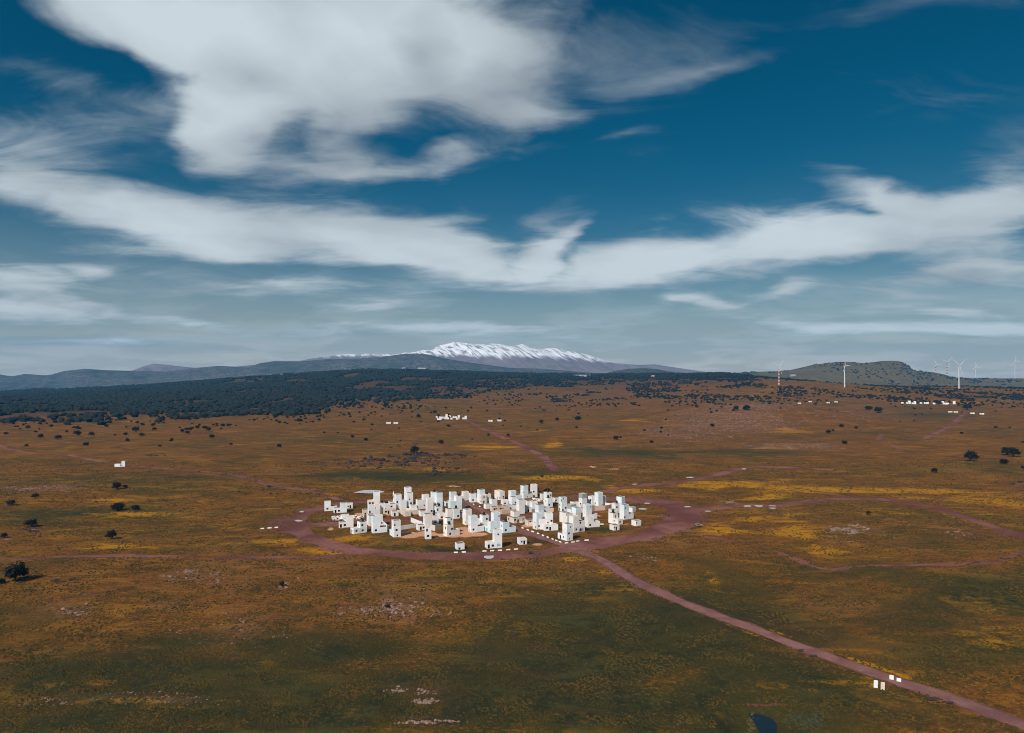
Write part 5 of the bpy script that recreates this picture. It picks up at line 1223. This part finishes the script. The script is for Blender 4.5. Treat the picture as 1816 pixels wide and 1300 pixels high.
# ------------------------------------------------------------------ ruined houses
def ruin(name, c, cx, cy, w, d, n, seed, label):
    p = at(*cpx(c, cx, cy)); r = random.Random(seed)
    root = link(name, None, loc=tuple(p), label=label, category='ruin')
    for i in range(n):
        sx, sy = r.uniform(1.6, 3.8), r.uniform(1.4, 3.2)
        V, F = box_vf(-sx / 2, -sy / 2, -.12, sx / 2, sy / 2, .12)
        o = link('fallen_slab', np_mesh('fallen_slab', V, F, WM['c' if i % 3 else 's']), root, (r.uniform(-w / 2, w / 2), r.uniform(-d / 2, d / 2), r.uniform(.3, 2.0)))
        o.rotation_euler = (r.uniform(-.6, .6), r.uniform(-.5, .5), r.uniform(0, 3))
    for i in range(4):
        x0 = -w / 2 + w * (i + .5) / 4
        o = storey(root, x0, r.uniform(-d / 2, d / 2), 0, 2.6, .5, r.uniform(1.8, 2.8), {0: [(.8, 1.7, .9, 1.7, 'w')]} if i % 2 else {}, WM['c'], False, True, 'wall_fragment')
        o.rotation_euler = (r.uniform(-.2, .2), r.uniform(-.15, .15), r.uniform(-.4, .6))
    m = 110; rr_ = np.random.default_rng(seed)
    q = np.stack([rr_.normal(0, w * .36, m), rr_.normal(0, d * .36, m), rr_.uniform(0, .9, m)], -1)
    s = rr_.uniform(.15, .65, m)
    o = lumps('rubble', q, s, s * .7, M_PALE, 'rubble', seed=seed); o.parent = root; del o['label']
ruin('collapsed_house', 1, 340, 590, 12, 7, 9, 3, 'collapsed house of pale slabs and rubble near the left lane')
ruin('collapsed_house', 1, 590, 570, 9, 6, 7, 4, 'second heap of fallen slabs right of the low white box')
ruin('collapsed_house', 3, 110, 325, 11, 7, 10, 6, 'collapsed house with tilted slabs and dark gaps below the rear towers')

# ------------------------------------------------------------------ wind turbines
M_TURB = plain('turbine_white', (0.62, 0.62, 0.62), 0.5)
M_RED = plain('signal_red', (0.42, 0.05, 0.03), 0.6)
def turbine(px, py, hub_py, blade, angs, label, banded=False, zf=terrain_z, yaw=0.0, dist=None, wid=1.0):
    if dist is None: p = at(px, py, zf)
    else:
        q = pix_dir(px, py) * dist; p = np.array([q[0], q[1], float(terrain_z(q[0], q[1])) - .5])
    s = p[1] / FOC
    Hh = (CAM_Z + (665 - hub_py) * s) - p[2]; L = blade * s
    root = link('wind_turbine', None, loc=tuple(p), rz=yaw, label=label, category='wind turbine', group='wind turbines on the right skyline')
    r0, r1 = 1.1 * s * wid, 0.7 * s * wid
    N = 11 if banded else 1
    for i in range(N):
        za, zb = Hh * i / N - (4 if i == 0 else 0), Hh * (i + 1) / N
        V, F = lathe([(r0 + (r1 - r0) * i / N, za), (r0 + (r1 - r0) * (i + 1) / N, zb)], 12)
        link('tower_band' if banded else 'tower', np_mesh('tower', V, F, M_RED if banded and i % 2 == 1 else M_TURB, True), root)
    nl, nw = 5.0 * s, 1.5 * s
    me = np_mesh('nacelle', *box_vf(-nw / 2, -nl * .35, Hh - nw * .1, nw / 2, nl * .65, Hh + nw), M_TURB)
    bm = bmesh.new(); bm.from_mesh(me); bmesh.ops.bevel(bm, geom=bm.edges[:], offset=nw * .2, segments=2, affect='EDGES'); bm.to_mesh(me); bm.free(); link('nacelle', me, root)
    hz = Hh + nw * .45; hy = -nl * .45
    V, F = lathe([(.01, -.5), (.5, -.35), (.7, .1), (.7, .7), (.01, .75)], 12)
    o = link('hub', np_mesh('hub', [(v[0] * nw * .8, v[2] * nw * .8, v[1] * nw * .8) for v in V], F, M_TURB, True), root, (0, hy, hz))
    secs = [(.0, .5, .5), (.06, .5, .5), (.2, .95, .3), (.5, .62, .18), (.8, .36, .1), (1.0, .08, .04)]
    V, F = [], []
    for (u, ch, tk) in secs:
        c_, k_ = ch * s * 1.15, tk * s * 1.1
        V += [(-c_ * .35, 0, u * L), (0, -k_ / 2, u * L), (c_ * .65, 0, u * L), (0, k_ / 2, u * L)]
    for i in range(len(secs) - 1):
        for k in range(4): F.append((i * 4 + k, i * 4 + (k + 1) % 4, i * 4 + 4 + (k + 1) % 4, i * 4 + 4 + k))
    mb = np_mesh('blade', V, F, M_TURB)
    for a in angs:
        b_ = link('blade', mb, root, (0, hy - .3 * s, hz)); b_.rotation_euler = (0, rad(a), 0)
turbine(1381.5, 682, 651, 15, (33, -52, 162), 'red and white banded turbine left of the flat topped hill', True)
turbine(1498, 687, 650, 12.5, (-4, 78, 200), 'white turbine standing before the flat topped hill')
turbine(1659.6, 668.5, 647, 11, (88, 210, -30), 'small red and white turbine, left of the far pair', True, dist=6900)
turbine(1679.5, 672, 643, 14, (38, -68, 158), 'taller red and white turbine of the far pair', True, dist=6750)
turbine(1700.7, 690, 649, 20, (45, -48, 163), 'largest white turbine with wide blades on the right plain')
turbine(1730, 671, 651, 10, (-130, 108, -10), 'faint small white turbine on the far right skyline', dist=6900, wid=.5)
turbine(1800, 671, 641, 14, (-133, 102, 0), 'faint white turbine at the right end of the skyline', dist=6900, wid=.55)

# ------------------------------------------------------------------ far farm buildings
M_FARM = plain('pale_render', (0.36, 0.35, 0.35), 0.9, 0.15, .2)
M_TILE = plain('farm_roof', (0.34, 0.35, 0.37), 0.7, 0.2, .2)
def farm(px, py, wpx, hpx, label, zf=terrain_z):
    p = at(px, py, zf); s = p[1] / FOC; w, h, d = wpx * s, hpx * s, min(wpx * s * .5, 20)
    root = link('farm_building', None, loc=(p[0], p[1], p[2]), label=label, category='building', group='pale farm buildings at the forest edge')
    V, F = box_vf(-w / 2, -d / 2, -4, w / 2, d / 2, h * .75); link('wall', np_mesh('wall', V, F, M_FARM), root)
    V = [(-w / 2 - .5, -d / 2 - .5, h * .755), (w / 2 + .5, -d / 2 - .5, h * .755), (w / 2 + .5, d / 2 + .5, h * .755), (-w / 2 - .5, d / 2 + .5, h * .755), (-w / 2 - .5, 0, h * 1.1), (w / 2 + .5, 0, h * 1.1)]
    link('roof', np_mesh('roof', V + V[:2], [(0, 1, 5, 4), (2, 3, 4, 5), (3, 0, 4, 4), (1, 2, 5, 5), (3, 2, 1, 0)], M_TILE), root)
for a in [(1032, 668, 30, 3.0, 'long white shed below the right end of the snow mountain'), (1175, 668, 40, 2.2, 'long low pale shed left of the plateau'), (748, 655.5, 14, 3.0, 'pale building on the wooded rise below the mountain'), (716, 654.5, 6, 2.4, 'small pale building left of the one on the wooded rise'), (478, 667, 8, 2.5, 'leftmost pale house of the row on the wooded hill'), (500, 666, 10, 2.6, 'second pale house of the row on the wooded hill'),
          (525, 664.5, 7, 2.6, 'third pale house of the row on the wooded hill'), (548, 663, 9, 2.6, 'fourth pale house of the row on the wooded hill'), (572, 662, 7, 2.4, 'fifth pale house of the row on the wooded hill'), (168, 692, 10, 2.4, 'left of the pale houses on the left forest crest'), (188, 691, 14, 2.6, 'right and longer pale house on the left forest crest'), (1406, 667, 9, 2.5, 'pale farmhouse left under the flat topped hill')]:
    farm(*a)

# ------------------------------------------------------------------ vehicles
M_TYRE = plain('tyre_rubber', (0.02, 0.02, 0.022), 0.8)
M_RIM = plain('steel_rim', (0.35, 0.34, 0.33), 0.4, metal=.6)
M_GLASS, _t, _b = new_mat('dark_glass'); _b.inputs['Base Color'].default_value = (.015, .02, .025, 1); _b.inputs['Roughness'].default_value = .08
M_LAMP = plain('lamp_lens', (0.75, 0.72, 0.65), 0.2)
def prism(prof, y0, y1, bev=0.05):
    bm = bmesh.new()
    a = [bm.verts.new((x, y0, z)) for x, z in prof]; b = [bm.verts.new((x, y1, z)) for x, z in prof]; n = len(prof)
    for i in range(n): bm.faces.new((a[i], a[(i + 1) % n], b[(i + 1) % n], b[i]))
    bm.faces.new(a[::-1]); bm.faces.new(b); bmesh.ops.recalc_face_normals(bm, faces=bm.faces)
    if bev: bmesh.ops.bevel(bm, geom=bm.edges[:], offset=bev, segments=2, affect='EDGES')
    return bm
def bm_link(name, bm, mat, parent, loc=(0, 0, 0)):
    me = bpy.data.meshes.new(name); bm.to_mesh(me); bm.free(); me.materials.append(mat); return link(name, me, parent, loc)
def wheel(parent, x, y, r, w):
    V, F = lathe([(r * .55, -w / 2), (r * .92, -w / 2), (r, -w * .35), (r, w * .35), (r * .92, w / 2), (r * .55, w / 2), (r * .55, -w / 2)], 18)
    o = link('wheel', None, parent, (x, y, r)); o.rotation_euler = (math.pi / 2, 0, 0)
    link('tyre', np_mesh('tyre', V, F, M_TYRE), o)
    V, F = lathe([(.01, -w * .3), (r * .55, -w * .32), (r * .55, w * .32), (.01, w * .3)], 14); link('rim', np_mesh('rim', V, F, M_RIM), o)
def offroader(px, py, yaw, col, label, s=1.0, rack=False):
    p = at(px, py); root = link('off_road_car', None, loc=tuple(p), rz=yaw, label=label, category='car'); root.scale = (s, s, s)
    m = plain('car_paint', col, 0.45, .1, 1.0, spec=.5); lo = plain('dark_trim', (.02, .02, .022), .6)
    bm_link('chassis', prism([(-2.2, .45), (2.2, .45), (2.3, .62), (2.25, .86), (-2.25, .86), (-2.3, .62)], -.9, .9, .04), lo, root)
    bm_link('body', prism([(-2.25, .87), (2.25, .87), (2.2, 1.15), (.95, 1.25), (-2.2, 1.25)], -.88, .88, .06), m, root)
    bm_link('cabin', prism([(-2.15, 1.24), (1.0, 1.24), (.45, 1.86), (-2.05, 1.9)], -.8, .8, .07), m, root)
    for y in (-.812, .812):
        for a, b in (((-1.95, -1.1)), ((-1.0, -.25)), ((-.15, .5))):
            V = [(a, y, 1.32), (b, y, 1.32), (b - (.12 if b > .3 else 0), y, 1.76), (a, y, 1.76)]; link('window', np_mesh('window', V, [(0, 1, 2, 3)], M_GLASS), root)
    V = [(.93, -.7, 1.34), (.93, .7, 1.34), (.56, .66, 1.78), (.56, -.66, 1.78)]; link('windscreen', np_mesh('windscreen', [(x + .05, y, z) for x, y, z in V], [(0, 1, 2, 3)], M_GLASS), root)
    for y in (-.6, .6):
        V, F = box_vf(2.2, y - .13, .92, 2.27, y + .13, 1.1); link('headlight', np_mesh('headlight', V, F, M_LAMP), root)
        wheel(root, 1.4, y * 1.45, .4, .26); wheel(root, -1.4, y * 1.45, .4, .26)
    if rack:
        V, F = join([box_vf(-1.9, -.7, 1.96, .2, -.64, 2.02), box_vf(-1.9, .64, 1.96, .2, .7, 2.02)] + [box_vf(-1.9 + k * .5, -.64, 1.965, -1.86 + k * .5, .64, 2.0) for k in range(5)]); link('roof_rack', np_mesh('roof_rack', V, F, lo), root)
offroader(1240, 934, .05, (.42, .27, .19), 'dusty tan off road car parked on the dirt apron right of the village', 1.05, True)
offroader(477, 864, -.6, (.03, .03, .035), 'dark car driving on the upper left dirt track')
def buggy(px, py, yaw, col, label):
    p = at(px, py); root = link('buggy', None, loc=tuple(p), rz=yaw, label=label, category='buggy', group='two buggies parked at the ring road junction')
    m = plain('buggy_paint', col, .45); fr = plain('tube_frame', (.02, .02, .02), .5)
    bm_link('body', prism([(-1.3, .4), (1.3, .4), (1.45, .62), (.7, .85), (-1.2, .9)], -.6, .6, .06), m, root)
    V, F = [], []
    def bar(a, b, r=.045):
        a, b = Vector(a), Vector(b); d = (b - a).normalized(); u = d.orthogonal().normalized(); w = d.cross(u); k0 = len(V)
        for c_ in (a, b):
            for k in range(5): V.append(tuple(c_ + (u * math.cos(k * 1.2566) + w * math.sin(k * 1.2566)) * r))
        for k in range(5): F.append((k0 + k, k0 + (k + 1) % 5, k0 + 5 + (k + 1) % 5, k0 + 5 + k))
    for y in (-.55, .55):
        bar((.6, y, .8), (.25, y, 1.75)); bar((.25, y, 1.75), (-1.0, y, 1.75)); bar((-1.0, y, 1.75), (-1.25, y, .85))
    for x_ in (.25, -1.0): bar((x_, -.55, 1.75), (x_, .55, 1.75))
    link('roll_cage', np_mesh('roll_cage', V, F, fr), root)
    bm_link('roof_panel', prism([(-1.02, 1.8), (.3, 1.8), (.3, 1.85), (-1.02, 1.85)], -.58, .58, 0), m, root)
    for y in (-.28, .28): bm_link('seat', prism([(-.6, .85), (.0, .85), (0, 1.0), (-.45, 1.02), (-.6, 1.5), (-.72, 1.48)], y - .2, y + .2, .03), fr, root)
    for x_ in (-1.0, 1.0):
        for y in (-.72, .72): wheel(root, x_, y, .36, .28)
buggy(941.5, 982.5, .2, (.035, .035, .045), 'left, all dark buggy parked at the ring road junction')
buggy(952, 982.8, -.15, (.10, .13, .11), 'right, greyish green buggy parked at the ring road junction')

# ------------------------------------------------------------------ cattle
def cow_mesh():
    bm = bmesh.new()
    J = [(-.75, 0, 1.05, .33), (-.2, 0, 1.02, .38), (.45, 0, 1.04, .36), (.75, 0, 1.12, .28), (1.05, 0, 1.22, .17), (1.25, 0, 1.18, .15), (1.5, 0, 1.0, .10)]
    E = [(i, i + 1) for i in range(6)]
    for x_, y_, par, front in ((-.75, .2, 0, 0), (-.75, -.2, 0, 0), (.5, .18, 2, 1), (.5, -.18, 2, 1)):
        b = len(J)
        J += [(x_, y_, .72, .15), (x_ + (.08 if front else -.1), y_, .42, .085), (x_ + (.02 if front else .02), y_, .04, .07)]
        E += [(par, b), (b, b + 1), (b + 1, b + 2)]
    b = len(J); J += [(-1.08, 0, 1.0, .05), (-1.12, 0, .55, .04)]; E += [(0, b), (b, b + 1)]
    for s in (-1, 1):
        b = len(J); J += [(1.2, s * .24, 1.27, .045)]; E += [(5, b)]
    me = bpy.data.meshes.new('cow'); me.from_pydata([j[:3] for j in J], E, [])
    o = bpy.data.objects.new('cow_source', me); COL.objects.link(o)
    md = o.modifiers.new('skin', 'SKIN')
    for i, j in enumerate(J): me.skin_vertices[0].data[i].radius = (j[3], j[3])
    me.skin_vertices[0].data[1].use_root = True
    s2 = o.modifiers.new('sub', 'SUBSURF'); s2.levels = 1; s2.render_levels = 1
    dg = bpy.context.evaluated_depsgraph_get(); m2 = bpy.data.meshes.new_from_object(o.evaluated_get(dg)); bpy.data.objects.remove(o)
    m2.name = 'cow'; m2.materials.clear(); m2.materials.append(plain('cow_hide', (.03, .022, .018), .8, .3, 1.5)); return m2
ME_COW = cow_mesh()
for k, (px, py) in enumerate([(423, 873), (435, 878), (480, 877), (491, 877), (523, 876), (532, 876), (545, 877), (565, 878), (467, 870)]):
    p = at(px, py)
    link('cow', ME_COW, loc=(p[0], p[1], p[2]), rz=random.uniform(0, 6.28), label='small dark cow grazing in the row of cattle beyond the left ring road', category='cow', group='cattle grazing left behind the village')
